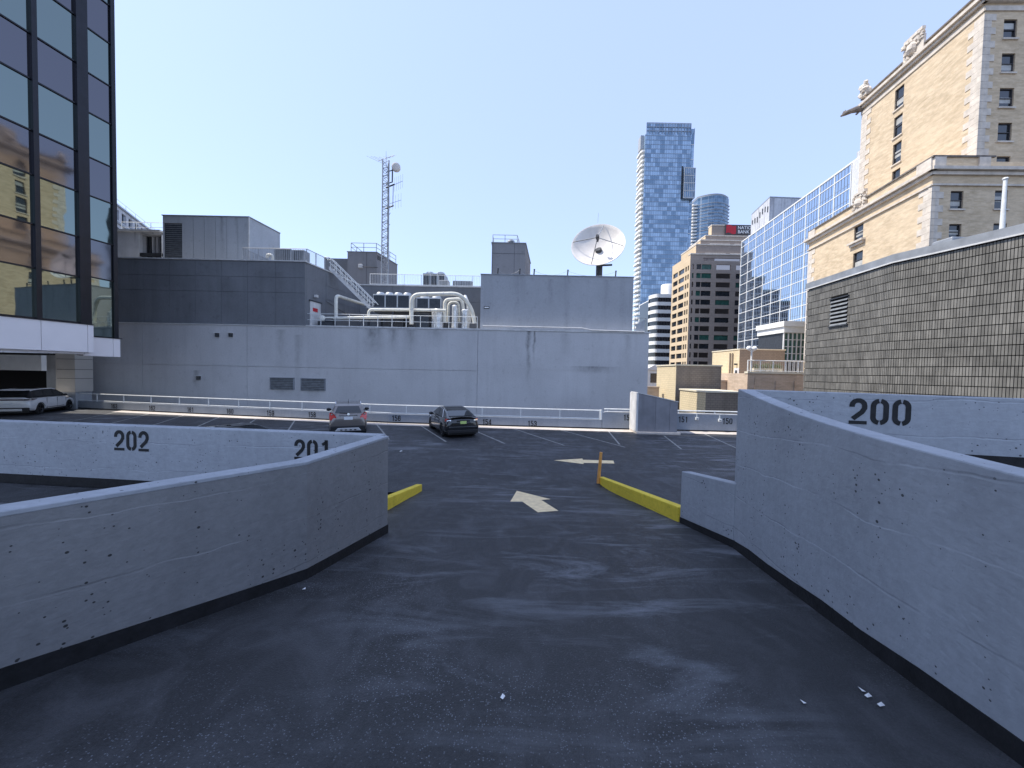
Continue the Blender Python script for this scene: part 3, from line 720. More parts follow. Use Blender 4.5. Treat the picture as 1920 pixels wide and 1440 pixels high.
# dark upper volume made of panels
YU = 30.15; ZU = 11.95; xe = -16.75
xc = [P(x, 550, YU).x for x in (150, 222, 270, 318, 366, 415, 464, 517)]+[xe]; xc[0] = -34.8
zc = [ZT+.08, P(400, 546, YU).z, P(400, 517.5, YU).z, ZU-.06]
t = T('upper_wing', 'dark grey panelled upper storey standing on the left of the grey building', 'building', (-29, YU, ZT))
for i in range(len(xc)-1):
    for j in range(3): add('wall_panel', B().bb(xc[i]+.010, xc[i+1]-.010, YU, YU+.2, zc[j]+.010, zc[j+1]-.010), 'dark_wall', t)
BK = Vector((-15.6, 38.0, 0))
core = [(-34.8, YU+.1), (xe-.02, YU+.1), (BK.x, BK.y), (BK.x-2, 58), (-50, 58)]
add('core', B().prism(core, ZT+.02, ZU-.07), 'dark_wall', t)
sd_ = (BK-Vector((xe, YU, 0))); sd_.z = 0; sl = sd_.length; sd_.normalize(); sn = Vector((sd_.y, -sd_.x, 0))
for k in range(3):
    for j in range(3):
        a = Vector((xe, YU+.2 if k == 0 else YU, 0))+sd_*(sl*k/3+.01); add('side_panel', B().obox(a+Vector((0, 0, zc[j]+.01))-sn*.05, sd_*(sl/3-.02-(.2 if k == 0 else 0)), sn*.06, (0, 0, zc[j+1]-zc[j]-.02)), 'dark_wall', t)
add('coping', B().prism([(-34.9, YU-.08), (xe+.08, YU-.08), (xe+.09, YU+.35), (-34.9, YU+.35)], ZU-.06, ZU+.03), 'flash_white', t)
add('side_coping', B().prism([(xe+.09, YU+.352), (BK.x+.08, BK.y), (BK.x-.3, BK.y), (xe-.25, YU+.352)], ZU-.06, ZU+.03), 'flash_white', t)
add('roof', B().prism([(x, y+.3) for x, y in core], ZU-.07, ZU-.03), 'roof_gravel', t)
# service door in the side of the wing
q0 = Vector((xe, YU, 0))+sd_*.55; zd0 = ZT+.06
dr = add('door', B().obox(q0+Vector((0, 0, zd0))+sn*.012, sd_*1.3, sn*.06, (0, 0, 2.1)), 'flash_white', t)
add('door_frame', B().obox(q0+Vector((0, 0, zd0+2.1))+sn*.012-sd_*.08, sd_*1.46, sn*.09, (0, 0, .1)), 'dark_steel', dr)
add('door_sign', B().obox(q0+Vector((0, 0, zd0+1.3))+sn*.075+sd_*.3, sd_*.6, sn*.01, (0, 0, .3)), 'red_sign', dr)
add('wall_lamp', B().box(q0+sd_*.6+sn*.15+Vector((0, 0, zd0+2.6)), (.25, .25, .2)), 'flash_white', t)
add('conduit', B().tube([q0+sd_*2.0+sn*.1+Vector((0, 0, zd0+2.5)), q0+sd_*6+sn*.1+Vector((0, 0, zd0+1.7))], .03, 6), 'grey_steel', t)

# recessed back wall of the terrace
XR = P(901, 560, 38).x
t = T('terrace_back_wall', 'grey panelled wall closing the rooftop terrace behind the chillers', 'wall', (-9, 38, ZT))
for k in range(4):
    a = BK.x+.02+(XR+1-BK.x)*k/4
    for j in range(2):
        z0 = (ZT+.1, 10.4)[j]; z1 = (10.38, ZU-.08)[j]; add('wall_panel', B().bb(a, a+(XR+1-BK.x)/4-.02, 38.0, 38.2, z0, z1), 'dark_wall', t)
add('core', B().bb(BK.x+.01, XR+1, 38.1, 58, ZT, ZU-.08), 'dark_wall', t)
add('coping', B().bb(BK.x+.1, XR+1, 37.92, 38.4, ZU-.078, ZU+.03), 'flash_white', t)
struct('terrace_floor', B().bb(xe-.3, -2.6, YW+.86, 38.0, ZT-.04, ZT+.06), 'roof_gravel')

# right block
YB = 30.6; xb0, xb1 = P(901, 560, YB).x, P(1187, 560, YB).x; zb1 = P(1040, 517.5, YB).z
t = T('roof_block', 'plain grey rendered block on the right of the grey building below the satellite dish', 'building', ((xb0+xb1)/2, YB, ZT))
add('wall', B().bb(xb0, xb1, YB, YB+9, ZT+.09, zb1), 'block_wall', t)
add('coping', B().bb(xb0-.03, xb1+.03, YB-.05, YB+9, zb1, zb1+.06), 'flash_grey', t)
add('patch_panel', B().bb(P(1108, 0, YB).x, P(1155, 0, YB).x-.01, YB-.012, YB+.05, ZT+.1, P(1150, 592.5, YB).z), 'block_wall', t)
add('patch_panel', B().bb(P(1155, 0, YB).x+.01, xb1, YB-.012, YB+.05, ZT+.1, P(1150, 592.5, YB).z), 'block_wall', t)
q = P(912.5, 576.5, YB-.02); pl = add('name_plate', B().box(q, (.44, .03, .20)), 'dark_steel', t); add('plate_face', B().box(q+Vector((0, -.02, 0)), (.34, .02, .09)), 'sign_white', pl)
# netting posts on the block roof
prev = None
for px in (933, 974, 1001, 1064, 1154):
    q = P(px, 517, YB+.3); q.z = zb1+.06
    wht = {933: 'leftmost', 974: 'second from left', 1001: 'third from left', 1064: 'fourth from left', 1154: 'rightmost'}[px]
    tt = T('roof_post', 'short black roof edge post near the dish, %s of five' % wht, 'post', q, 0, 'short posts along the roof edge')
    add('post', B().tube([q, q+Vector((.03, 0, .5))], .055, 8), 'dark_steel', tt)
    add('cap', B().tube([q+Vector((.03, 0, .5)), q+Vector((.031, 0, .54))], .075, 8), 'dark_steel', tt)
    if prev is not None:
        pts = [prev.lerp(q, i/10)+Vector((0, 0, .45-.38*(1-(2*i/10-1)**2))) for i in range(11)]
        add('wire', B().tube(pts, .008, 4), 'grey_steel', tt)
    prev = q
a = P(1029, 517, 33.5); a.z = zb1+.05; c = P(1117, 517, 38); c.z = zb1+.05
rail('roof_fence', 'low pale green metal fence on the roof behind the netting posts', [a, c], .55, 'netting', 1.4, .35)
# end fence and panel at the right of the ledge
a, c = P(1190, 612, YW+.35), P(1211, 615, YW+.35); a.z = c.z = ZT+.09
t = T('ledge_screen', 'grey framed screen at the far right end of the ledge', 'screen', a)
add('frame', B().tube([a, a+Vector((0, 0, 1.15)), c+Vector((0, 0, 1.15)), c], .035, 6), 'flash_grey', t)
add('panel', B().add([a+Vector((.12, .02, .08)), c+Vector((-.08, .02, .08)), c+Vector((-.08, .02, 1.05)), a+Vector((.12, .02, .62)), a+Vector((.12, .05, .08)), c+Vector((-.08, .05, .08)), c+Vector((-.08, .05, 1.05)), a+Vector((.12, .05, .62))], [[0, 1, 2, 3], [7, 6, 5, 4], [0, 4, 5, 1], [1, 5, 6, 2], [2, 6, 7, 3], [3, 7, 4, 0]]), 'grey_steel', t)

# ------------------------------------------------------------------ plant room on the left roof
Yp = 33.0; q0 = P(305.5, 450, Yp); q1 = P(467, 450, Yp); zp = P(467, 407.5, Yp).z; zp0 = P(305, 410, Yp).z
qe = P(525, 437, 36.8)
t = T('plant_room', 'pale grey rooftop plant room with a tall louvre standing on the dark upper storey', 'plant room', ((q0.x+q1.x)/2, Yp, ZU-.03))
xl0, xl1 = P(308.5, 450, Yp).x, P(341.5, 450, Yp).x; zl0, zl1 = ZU, P(320, 418, Yp).z
b = B(); wall_holes(b, (q0.x, Yp, 0), (1, 0, 0), q1.x-q0.x, ZU-.03, zp, [(xl0-q0.x, xl1-q0.x, zl0, zl1)], .15, Vector((0, -1, 0)))
b.quad((q1.x, Yp, ZU-.03), (qe.x, 36.8, ZU-.03), (qe.x, 36.8, zp), (q1.x, Yp, zp)); b.quad((q0.x, Yp, ZU-.03), (q0.x, 37, ZU-.03), (q0.x, 37, zp), (q0.x, Yp, zp))
b.quad((q0.x, 37, ZU-.03), (qe.x, 36.8, ZU-.03), (qe.x, 36.8, zp), (q0.x, 37, zp)); b.quad((q0.x, Yp, zp), (q1.x, Yp, zp), (qe.x, 36.8, zp), (q0.x, 37, zp))
add('wall', b, 'penthouse_wall', t)
for k in range(1, 6):
    x = xl1+(q1.x-xl1)*k/6; add('panel_seam', B().bb(x-.012, x+.012, Yp-.012, Yp+.02, ZU, zp-.1), 'grey_steel', t)
add('corner_trim', B().bb(q1.x-.06, q1.x+.05, Yp-.05, Yp+.05, ZU, zp), 'flash_white', t)
add('roof_edge', B().prism([(q0.x-.06, Yp-.06), (q1.x+.06, Yp-.06), (qe.x+.06, 36.8), (q0.x-.06, 37)], zp, zp+.07), 'flash_grey', t)
louvre(t, xl0, xl1, zl0, zl1, Yp+.08, 22, hood=False)
# stained low structure between the plant room and the glass tower
Ys = 34.5; a0, a1 = P(208, 460, Ys).x, P(303.5, 460, Ys).x; zs1 = P(260, 435, Ys).z
t = T('stained_enclosure', 'stained white rooftop enclosure with dark hanging strips left of the plant room', 'enclosure', ((a0+a1)/2, Ys, ZU))
h0, h1 = P(260.5, 460, Ys).x, P(302.5, 460, Ys).x
b = B(); wall_holes(b, (a0, Ys, 0), (1, 0, 0), a1-a0, ZU-.03, zs1, [(h0-a0, h1-a0, P(280, 487.5, Ys).z, P(280, 438.5, Ys).z)], 1.5, Vector((0, -1, 0))); b.bb(a0, a1, Ys+1.52, Ys+4, ZU-.03, zs1)
add('wall', b, 'stained_white', t)
add('roof_slab', B().bb(a0, a1+.05, Ys-.25, Ys+4, zs1, zs1+.16), 'flash_white', t)
rnd = random.Random(3); x = h0+.08
while x < h1-.1:
    wd = rnd.uniform(.08, .2); add('hanging_strip', B().bb(x, x+wd, Ys+.5+rnd.uniform(0, .3), Ys+.85, P(280, 478, Ys).z, P(280, 439, Ys).z), rnd.choice(['dark_steel', 'stained_white', 'dark_steel', 'stone_dark']), t); x += wd+rnd.uniform(.03, .12)
add('beam', B().bb(h0, h1, Ys+.05, Ys+.3, P(280, 480, Ys).z, P(280, 474, Ys).z), 'louvre_dark', t)
rail('roof_rail', 'white two-bar rail on the roof of the stained enclosure', [(P(228, 430, Ys+.5).x, Ys+.5, zs1+.16), (a1-.1, Ys+.5, zs1+.16)], .9, 'white_steel', 1.2)

# guard rails on the wing roof
ra = P(455, 489, 30.7); ra.z = ZU
rail('roof_rail', 'grey baluster rail along the front edge of the dark upper storey turning the corner', [(ra.x, 36.0, ZU), (ra.x, 30.7, ZU), (xe-.12, 30.6, ZU), tuple(Vector((xe-.12, 30.6, ZU))+sd_*3.4)], 1.12, 'grey_steel', 1.25, .14)
# equipment behind the rail
for i, (px0, px1, py, yy) in enumerate(((513, 545, 466, 33.0), (548, 570, 468, 33.6))):
    a, c = P(px0, py, yy), P(px1, py, yy); b0 = ('wide', 'narrow')[i]
    tt = T('condenser', '%s grey rooftop condenser behind the rail right of the plant room' % b0, 'condenser', ((a.x+c.x)/2, yy, ZU), 0, 'condensers behind the front rail')
    add('casing', B().bb(a.x, c.x, yy, yy+1.0, ZU, a.z), 'grey_steel', tt, bevel=.03)
    for k in range(int((c.x-a.x)/.16)): add('fin', B().bb(a.x+.06+k*.16, a.x+.10+k*.16, yy-.02, yy+.01, ZU+.1, a.z-.08), 'coil', tt)
q = P(511, 490, 32.2); q.z = ZU
t = T('roof_vent_pipe', 'white gooseneck vent pipe on the roof in front of the plant room', 'vent', q)
add('pipe', B().tube(bend([q, q+Vector((0, 0, 1.05)), q+Vector((-.45, 0, 1.05)), q+Vector((-.45, 0, .8))], .25), .12, 10), 'white_pipe', t, smooth=True)

# ------------------------------------------------------------------ stair head with rail and the aerial mast
Y1 = 42.0; a, c = P(651.5, 500, Y1), P(706, 500, Y1); z1 = P(680, 473, Y1).z; e = P(745, 496, 46.8)
t = T('stair_head', 'grey stair head block with a railed roof beside the aerial mast', 'stair head', ((a.x+c.x)/2, Y1, ZU))
fp = [(a.x, Y1), (c.x, Y1), (e.x, 46.8), (a.x, 47)]
add('wall', B().prism(fp, ZU-.04, z1), 'stair_block_wall', t)
add('roof_edge', B().prism([(a.x-.06, Y1-.06), (c.x+.07, Y1-.06), (e.x+.07, 46.8), (a.x-.06, 47)], z1, z1+.08), 'flash_grey', t)
add('seam', B().bb(P(691, 0, Y1).x-.01, P(691, 0, Y1).x+.02, Y1-.012, Y1+.02, ZU, z1), 'dark_steel', t)
add('lower_block', B().bb(P(612, 0, 43).x, a.x, 43, 47, ZU-.04, P(630, 484.5, 43).z), 'dark_wall', t)
q = P(676, 499, Y1-.15); lamp = add('flood_lamp', B().box(q, (.42, .3, .42)), 'flash_white', t, bevel=.05); add('bracket_arm', B().tube([q+Vector((.2, 0, -.05)), q+Vector((1.9, .05, -.1))], .03, 6), 'dark_steel', lamp)
for k in range(3): add('vent_slot', B().obox(Vector((c.x, Y1, z1-.35-k*.16))+Vector((.03, .12, 0)), Vector((e.x-c.x, 4.8, 0)).normalized()*1.4, (.03, 0, 0), (0, 0, .08)), 'louvre_dark', t)
rail('roof_rail', 'grey two-bar rail on top of the stair head block', [(P(661, 0, Y1).x, 46.5, z1+.08), (P(661, 0, Y1).x, Y1+.05, z1+.08), (c.x-.05, Y1+.05, z1+.08), (e.x-.1, 46.5, z1+.08)], .95, 'grey_steel', 1.6, r=.035)
# white baluster rail along the back roof
rail('roof_rail', 'white baluster rail along the back wall of the terrace', [(BK.x+1.0, 38.15, ZU+.03), (XR+.9, 38.15, ZU+.03)], 1.1, 'white_steel', 1.7, .16)

mc = P(723, 540, 41.0); mc.z = ZU
t = T('aerial_mast', 'tall slim steel lattice mast carrying aerials and a small round dish', 'mast', mc)
zm = P(724, 303, 41).z; tri = [Vector((-.38, -.25, 0)), Vector((.06, .35, 0)), Vector((.36, -.28, 0))]
lean = Vector((0, 0, 0))
for v in tri: add('leg', B().tube([mc+v, mc+v*.92+Vector((0, 0, zm-ZU))], .065, 6), 'grey_steel', t)
br = B(); nseg = 34; hs = (zm-ZU)/nseg
for k in range(nseg):
    for i in range(3):
        p_, q_ = tri[i]*.97, tri[(i+1) % 3]*.97
        if k % 2: p_, q_ = q_, p_
        br.tube([mc+p_+Vector((0, 0, k*hs)), mc+q_+Vector((0, 0, (k+1)*hs))], .026, 4)
        if k % 2 == 0: br.tube([mc+p_+Vector((0, 0, k*hs)), mc+q_+Vector((0, 0, k*hs))], .026, 4)
add('bracing', br, 'grey_steel', t)
def MP(px, py, dy=0): return P(px, py, 41.0+dy)
d1 = add('drum_dish', B().lathe([(0, .14), (.3, .16), (.44, .1), (.47, 0), (.44, -.28), (.2, -.4), (0, -.42)], 20, MP(742.5, 313, -.2), (.15, -1, .05)), 'dish_white', t, smooth=True)
add('dish_pole', B().tube([MP(736, 310), MP(735.5, 342)], .07, 6), 'dark_steel', t)
for y0, y1_ in ((323, 319), (345.5, 341)): add('bracket_arm', B().tube([MP(724, y0), MP(736, y1_)], .05, 6), 'dark_steel', t)
for (x0, y0, x1_, y1_) in ((723.5, 352, 740, 345.5), (722.5, 391, 738, 385.5)): add('bracket_arm', B().tube([MP(x0, y0), MP(x1_, y1_)], .075, 6), 'dark_steel', t)
add('hanger_pole', B().tube([MP(737.5, 346), MP(736.5, 387)], .04, 6), 'grey_steel', t)
for (x0, y0, x1_, y1_) in ((740, 346, 755, 339.5), (731, 382, 752, 375)):
    yg = add('yagi_aerial', B().tube([MP(x0, y0), MP(x1_, y1_)], .022, 5), 'grey_steel', t)
    for k in range(5):
        c_ = MP(x0+(x1_-x0)*k/4, y0+(y1_-y0)*k/4); add('element', B().tube([c_+Vector((0, 0, -.75)), c_+Vector((0, 0, .75))], .012, 4), 'galv', yg)
add('top_pole', B().tube([MP(717.5, 325), MP(717, 298)], .05, 6), 'grey_steel', t)
tv = add('television_aerial', B().tube([MP(708, 302), MP(739, 292)], .03, 5), 'grey_steel', t)
for k, (ln_, dx) in enumerate(((1.5, 0), (1.3, .14), (1.1, .25), (.8, .4), (.7, .6), (.6, .8), (.5, 1))):
    c_ = MP(708+31*dx, 302-10*dx); add('element', B().tube([c_+Vector((-ln_*.85, .3, .45*ln_)), c_+Vector((ln_*.55, -.3, -.30*ln_))], .014, 4), 'grey_steel', tv)
add('whip', B().tube([MP(724, 312), MP(724, 283)], [.03, .012], 5), 'grey_steel', t)
for px, py in ((727, 407), (726, 428)): add('whip_stub', B().tube([MP(px, py), MP(px+5, py-8)], .03, 5), 'grey_steel', t)

# ------------------------------------------------------------------ block with round vent, satellite dish
Y2 = 36.0; a, c = P(922, 480, Y2), P(985, 480, Y2); z2 = P(950, 456, Y2).z; e = P(994.5, 494, 42.6)
t = T('lift_block', 'grey lift motor block with a railed top left of the satellite dish', 'lift block', ((a.x+c.x)/2, Y2, zb1))
add('wall', B().prism([(a.x, Y2), (c.x, Y2), (e.x, 42.6), (a.x, 42.6)], ZU-1, z2), 'stair_block_wall', t)
zq = P(950, 475.5, Y2).z
for x in (932.5, 974): add('seam', B().bb(P(x, 0, Y2).x-.012, P(x, 0, Y2).x+.012, Y2-.012, Y2+.02, zb1, z2), 'dark_steel', t)
add('seam', B().bb(a.x, c.x, Y2-.014, Y2+.02, zq-.012, zq+.012), 'dark_steel', t)
add('roof_edge', B().prism([(a.x-.06, Y2-.06), (c.x+.06, Y2-.06), (e.x+.06, 42.6), (a.x-.06, 42.6)], z2, z2+.07), 'flash_grey', t)
rail('roof_rail', 'grey two-bar rail around the top of the lift motor block', [(P(932, 0, Y2).x, 37.6, z2+.07), (P(932, 0, Y2).x, Y2+.15, z2+.07), (P(979, 0, Y2).x, Y2+.15, z2+.07), (P(983, 0, Y2+1.6).x, 37.8, z2+.07)], .75, 'grey_steel', 1.1)
q = P(958, 455, 37.2); q.z = z2+.07
t = T('dome_vent', 'grey dome-headed roof vent behind the rail of the lift motor block', 'vent', q)
add('dome', B().lathe([(.42, 0), (.42, .35), (.36, .55), (.2, .66), (0, .70)], 16, q), 'grey_steel', t, smooth=True); add('vent_face', B().box(q+Vector((0, -.42, .22)), (.5, .05, .3)), 'louvre_dark', t)

Yd = 34.0; dc = P(1121, 457.5, Yd); nrm = Vector((-.25, -.87, .43)).normalized(); Rd = 2.36; dep = .80
t = T('satellite_dish', 'large white satellite dish with four feed struts on a dark pedestal', 'satellite dish', (dc.x+.25, Yd+.6, zb1))
prof = [(Rd*k/10, -dep+dep*(k/10)**2) for k in range(11)]
back = [(Rd*k/10, -dep-.07+dep*(k/10)**2) for k in range(10, -1, -1)]
add('reflector', B().lathe(prof+[(Rd+.03, .0), (Rd+.03, -.07)]+back, 48, dc, nrm), 'dish_white', t, smooth=True)
foc = dc+nrm*.78; a_ = nrm.orthogonal().normalized(); b_ = nrm.cross(a_)
for k, ang in enumerate((28, 118, 208, 298)):
    rp = dc+(a_*math.cos(R(ang))+b_*math.sin(R(ang)))*Rd*.97; add('feed_strut', B().tube([rp, foc], .035, 6), ('dark_steel', 'grey_steel', 'grey_steel', 'dark_steel')[k], t)
add('feed_horn', B().lathe([(0, .25), (.14, .25), (.17, 0), (.10, -.35), (.06, -.5)], 14, foc, nrm), 'dark_steel', t, smooth=True)
add('hub_ring', B().lathe([(.20, 0), (.26, .03), (.20, .06)], 20, dc-nrm*(dep-.02), nrm), 'grey_steel', t)
pb = Vector((dc.x+.35, Yd+.75, zb1-.4)); pt = dc-nrm*.95
add('pedestal', B().tube([pb, Vector((pb.x, pb.y, pt.z-.6))], .30, 12), 'dark_steel', t, smooth=True)
add('yoke', B().tube([Vector((pb.x, pb.y, pt.z-.7)), pt+Vector((.1, 0, -.2)), dc-nrm*.62], [.30, .34, .30], 10), 'dark_steel', t, smooth=True)
add('actuator', B().tube([Vector((pb.x+.2, pb.y-.25, pt.z-1.35)), Vector((pb.x+1.1, pb.y-.3, pt.z-1.3))], .09, 8), 'dark_steel', t, smooth=True)
add('actuator', B().tube([Vector((pb.x+.1, pb.y-.2, pt.z-1.3)), dc-nrm*.5+Vector((.9, 0, -.7))], .06, 8), 'dark_steel', t, smooth=True)
add('motor', B().box((pb.x-.55, pb.y-.2, pt.z-1.0), (.5, .25, .2)), 'dark_steel', t); add('ladder_box', B().box((pb.x+.35, pb.y-.15, zb1+.35), (.35, .35, .8)), 'dark_steel', t)
add('lightning_rod', B().tube([dc+Vector((.0, .3, 2.0)), dc+Vector((.06, .3, 2.9))], .012, 4), 'grey_steel', t)

# ------------------------------------------------------------------ terrace plant: rail, chillers, pipes, stair
zf = ZT+.10
rail('terrace_rail', 'white steel rail along the front of the rooftop terrace', [(P(575, 600, 30.5).x, 30.5, zf), (P(895, 600, 30.5).x, 30.5, zf)], 1.0, 'white_steel', 1.13, mid=True, r=.026)
zpf = 9.0
t = T('steel_platform', 'raised steel platform carrying the chillers on the terrace', 'platform', (-9, 36, zf))
px0, px1 = P(692, 580, 34.4).x, P(836, 580, 34.4).x
add('deck', B().bb(px0, px1, 33.6, 37.6, zpf-.14, zpf), 'grey_steel', t)
for i in range(4):
    for y in (33.8, 37.2):
        x = px0+.2+(px1-px0-.4)*i/3; add('leg', B().bb(x-.08, x+.08, y-.08, y+.08, zf-.02, zpf-.14), 'dark_steel', t)
def chiller(px0, px1, py0, y, nf, label, nm=3, z0=zpf):
    a, c = P(px0, py0, y).x, P(px1, py0, y).x; z1_ = P((px0+px1)/2, py0, y).z
    t = T('chiller', label, 'chiller', ((a+c)/2, y+1, z0), 0, 'air-cooled chillers')
    add('casing', B().bb(a, c, y, y+2.0, z0, z1_), 'galv', t, bevel=.02); w_ = (c-a)/nm
    for k in range(nm):
        p_ = add('coil_panel', B().bb(a+k*w_+.06, a+(k+1)*w_-.06, y-.02, y+.02, z0+.08, z1_-.1), 'coil', t)
        for j in range(6): x = a+k*w_+.06+(w_-.12)*(j+.5)/6; add('fin', B().bb(x-.012, x+.012, y-.035, y-.018, z0+.1, z1_-.12), 'dark_steel', p_)
    for k in range(nf):
        x = a+(c-a)*(k+.5)/nf; r_ = min(.42, (c-a)/nf*.44); f_ = add('fan_cowl', B().lathe([(r_*1.08, 0), (r_, .22), (r_*.8, .30), (r_*.7, .26), (0, .24)], 18, (x, y+.8, z1_)), 'galv', t, smooth=True)
        add('fan_grille', B().lathe([(r_*.7, .30), (r_*.3, .33), (0, .33)], 12, (x, y+.8, z1_)), 'dark_steel', f_)
chiller(699.5, 768, 552, 34.2, 4, 'long grey chiller with three dark coil panels and fans left of the big white pipe', 3)
chiller(781, 827, 558, 34.6, 2, 'short grey chiller with two dark coil panels framed by the big white pipe', 2)
chiller(793, 834, 512.5, 40.5, 2, 'dark grey chiller on the back roof behind the white rail', 3, ZU)
for i, (x0, x1_, y0, yy, m) in enumerate(((823, 841, 525, 39.2, 'flash_white'), (849, 885, 526, 39.8, 'grey_steel'))):
    a, c = P(x0, y0, yy), P(x1_, y0, yy); tt = T('roof_unit', ('small white roof unit with a grille in front of the back roof chiller', 'low grey louvred roof unit right of the back roof chiller')[i], 'roof unit', ((a.x+c.x)/2, yy, ZU), 0, 'low units on the back roof')
    add('casing', B().bb(a.x, c.x, yy, yy+.9, ZU-.04, a.z), m, tt, bevel=.03)
    for k in range(7): x = a.x+.06+(c.x-a.x-.12)*k/7; add('grille_bar', B().bb(x, x+.05, yy-.02, yy+.01, ZU+.05, a.z-.08), 'louvre_dark', tt)
def pipe(pts, r, label, m='white_pipe', bands=True, rr=.4):
    pts = [Vector(p) for p in pts]; t = T('pipe', label, 'pipe', (pts[0].x, pts[0].y, min(p.z for p in pts)), 0, 'insulated pipes on the terrace')
    pb_ = bend(pts, rr); add('pipe_run', B().tube(pb_, r, 14), m, t, smooth=True)
    if bands:
        for i in range(len(pts)-1):
            d = (pts[i+1]-pts[i]); n = int(d.length/1.1)
            for k in range(1, n): c_ = pts[i].lerp(pts[i+1], k/n); add('joint_band', B().tube([c_-d.normalized()*.04, c_+d.normalized()*.04], r*1.07, 14), 'flash_white', t, smooth=True)
    return t
v = lambda px, py, y: P(px, py, y)
pipe([v(771.5, 608, 31.3), v(771.5, 552.5, 31.3), v(862, 550.5, 31.3), v(884, 577, 31.6), v(890, 606, 31.6)], .17, 'thick white pipe rising from the terrace and arching over to the right', rr=.7)
pipe([v(630, 596, 32.0), v(630, 554, 32.0), v(682, 570.5, 36.2)], .15, 'white pipe standing beside the service door and running back to the wall')
pipe([v(604, 597, 31.3), v(690, 595, 31.3), v(768, 594.5, 31.3)], .12, 'long low white pipe running along the terrace floor')
pipe([v(691, 598, 31.9), v(691, 580.5, 31.9), v(836, 582, 31.9)], .12, 'white pipe running level below the chillers behind the rail')
pipe([v(834, 604, 32.6), v(834, 562, 32.6), v(866, 560.5, 32.6), v(872, 604, 32.6)], .15, 'white pipe hoop under the arch of the thick pipe')
pipe([v(840, 604, 33.2), v(841, 567, 33.2), v(860, 566.5, 33.2), v(861, 604, 33.2)], .11, 'smaller cream pipe hoop inside the white hoop')
pipe([v(880, 606, 33.0), v(878, 570, 33.0), v(872, 556, 34.5)], .16, 'foil wrapped pipe at the right end of the terrace', 'silver_foil')
q = v(604.5, 597, 31.2); t = T('pump', 'small white pump with a dark motor at the left end of the low pipe', 'pump', (q.x, q.y, zf)); add('casing', B().blob(q+Vector((0, 0, .0)), (.28, .22, .26), 5, .06, 12), 'white_pipe', t, smooth=True); add('motor', B().tube([q+Vector((.2, .1, -.1)), q+Vector((.9, .1, -.1))], .17, 12), 'dark_steel', t, smooth=True); add('base', B().bb(q.x-.3, q.x+1.0, q.y-.2, q.y+.35, zf-.02, q.z-.25), 'dark_steel', t)
a, c = v(778, 587, 32.4), v(805, 587, 32.4); t = T('control_cabinet', 'black control cabinet standing behind the terrace rail', 'cabinet', ((a.x+c.x)/2, 32.7, zf)); add('case', B().bb(a.x, c.x, 32.4, 33.0, zf-.02, a.z), 'dark_steel', t, bevel=.02); add('door_panel', B().bb(a.x+.1, c.x-.1, 32.37, 32.4, zf+.1, a.z-.1), 'coil', t)
for i, (x0, x1_, y0, yy) in enumerate(((808, 830, 578, 32.3), (846, 858, 571, 32.0), (864, 880, 579, 32.2))):
    a, c = v(x0, y0, yy), v(x1_, y0, yy); b = B(); rnd = random.Random(i); n = 12
    ring = [(math.cos(2*math.pi*k/n), math.sin(2*math.pi*k/n)) for k in range(n)]; mx = (a.x+c.x)/2; hw = (c.x-a.x)/2
    vs_ = []; hts = [zf-.02, zf+.4, zf+.8, a.z-.1, a.z]
    for j, z in enumerate(hts):
        for k in range(n): m_ = (1+rnd.uniform(-.1, .1))*(.8 if j == 4 else 1); vs_.append((mx+ring[k][0]*hw*m_, yy+.4+ring[k][1]*.35*m_, z))
    b.add(vs_, [[j*n+k, j*n+(k+1) % n, (j+1)*n+(k+1) % n, (j+1)*n+k] for j in range(4) for k in range(n)]+[[4*n+k for k in range(n)]])
    one('wrapped_tank', b, 'silver_foil', ('squat foil wrapped tank beside the black control cabinet', 'narrow foil wrapped tank under the pipe hoops', 'foil wrapped tank at the right end of the terrace')[i], 'tank', 'foil wrapped tanks')
# ship stair
s0 = P(617, 502, 33.0); s1 = P(696, 580, 33.4)
t = T('steel_stair', 'steep white steel stair leaning from the dark upper storey down to the chiller platform', 'stair', (s1.x, s1.y, zpf))
dv = (s1-s0); dn = dv.normalized(); side = Vector((0, .75, 0))
for o in (0, 1): add('stringer', B().obox(s0+side*o+Vector((0, -.03, -.16)), dv, (0, .06, 0), (0, 0, .30)), 'flash_white', t)
for k in range(14): c_ = s0+dv*((k+.5)/14); add('tread', B().box(c_+side*.5, (.24, .7, .04)), 'galv', t)
nup = Vector((0, 0, .92))
for o in (0, 1):
    add('handrail', B().tube(bend([s0+side*o+Vector((-.5, 0, .9)), s0+side*o+nup, s1+side*o+nup, s1+side*o+Vector((.35, 0, .55))], .2), .04, 6), 'white_steel', t)
    add('mid_rail', B().tube([s0+side*o+nup*.55, s1+side*o+nup*.55], .03, 6), 'white_steel', t)
    for k in range(8): c_ = s0+dv*((k+.3)/7.6)+side*o; add('baluster', B().tube([c_, c_+nup], .026, 6), 'white_steel', t)
Z = Vector((0, 0, 1))
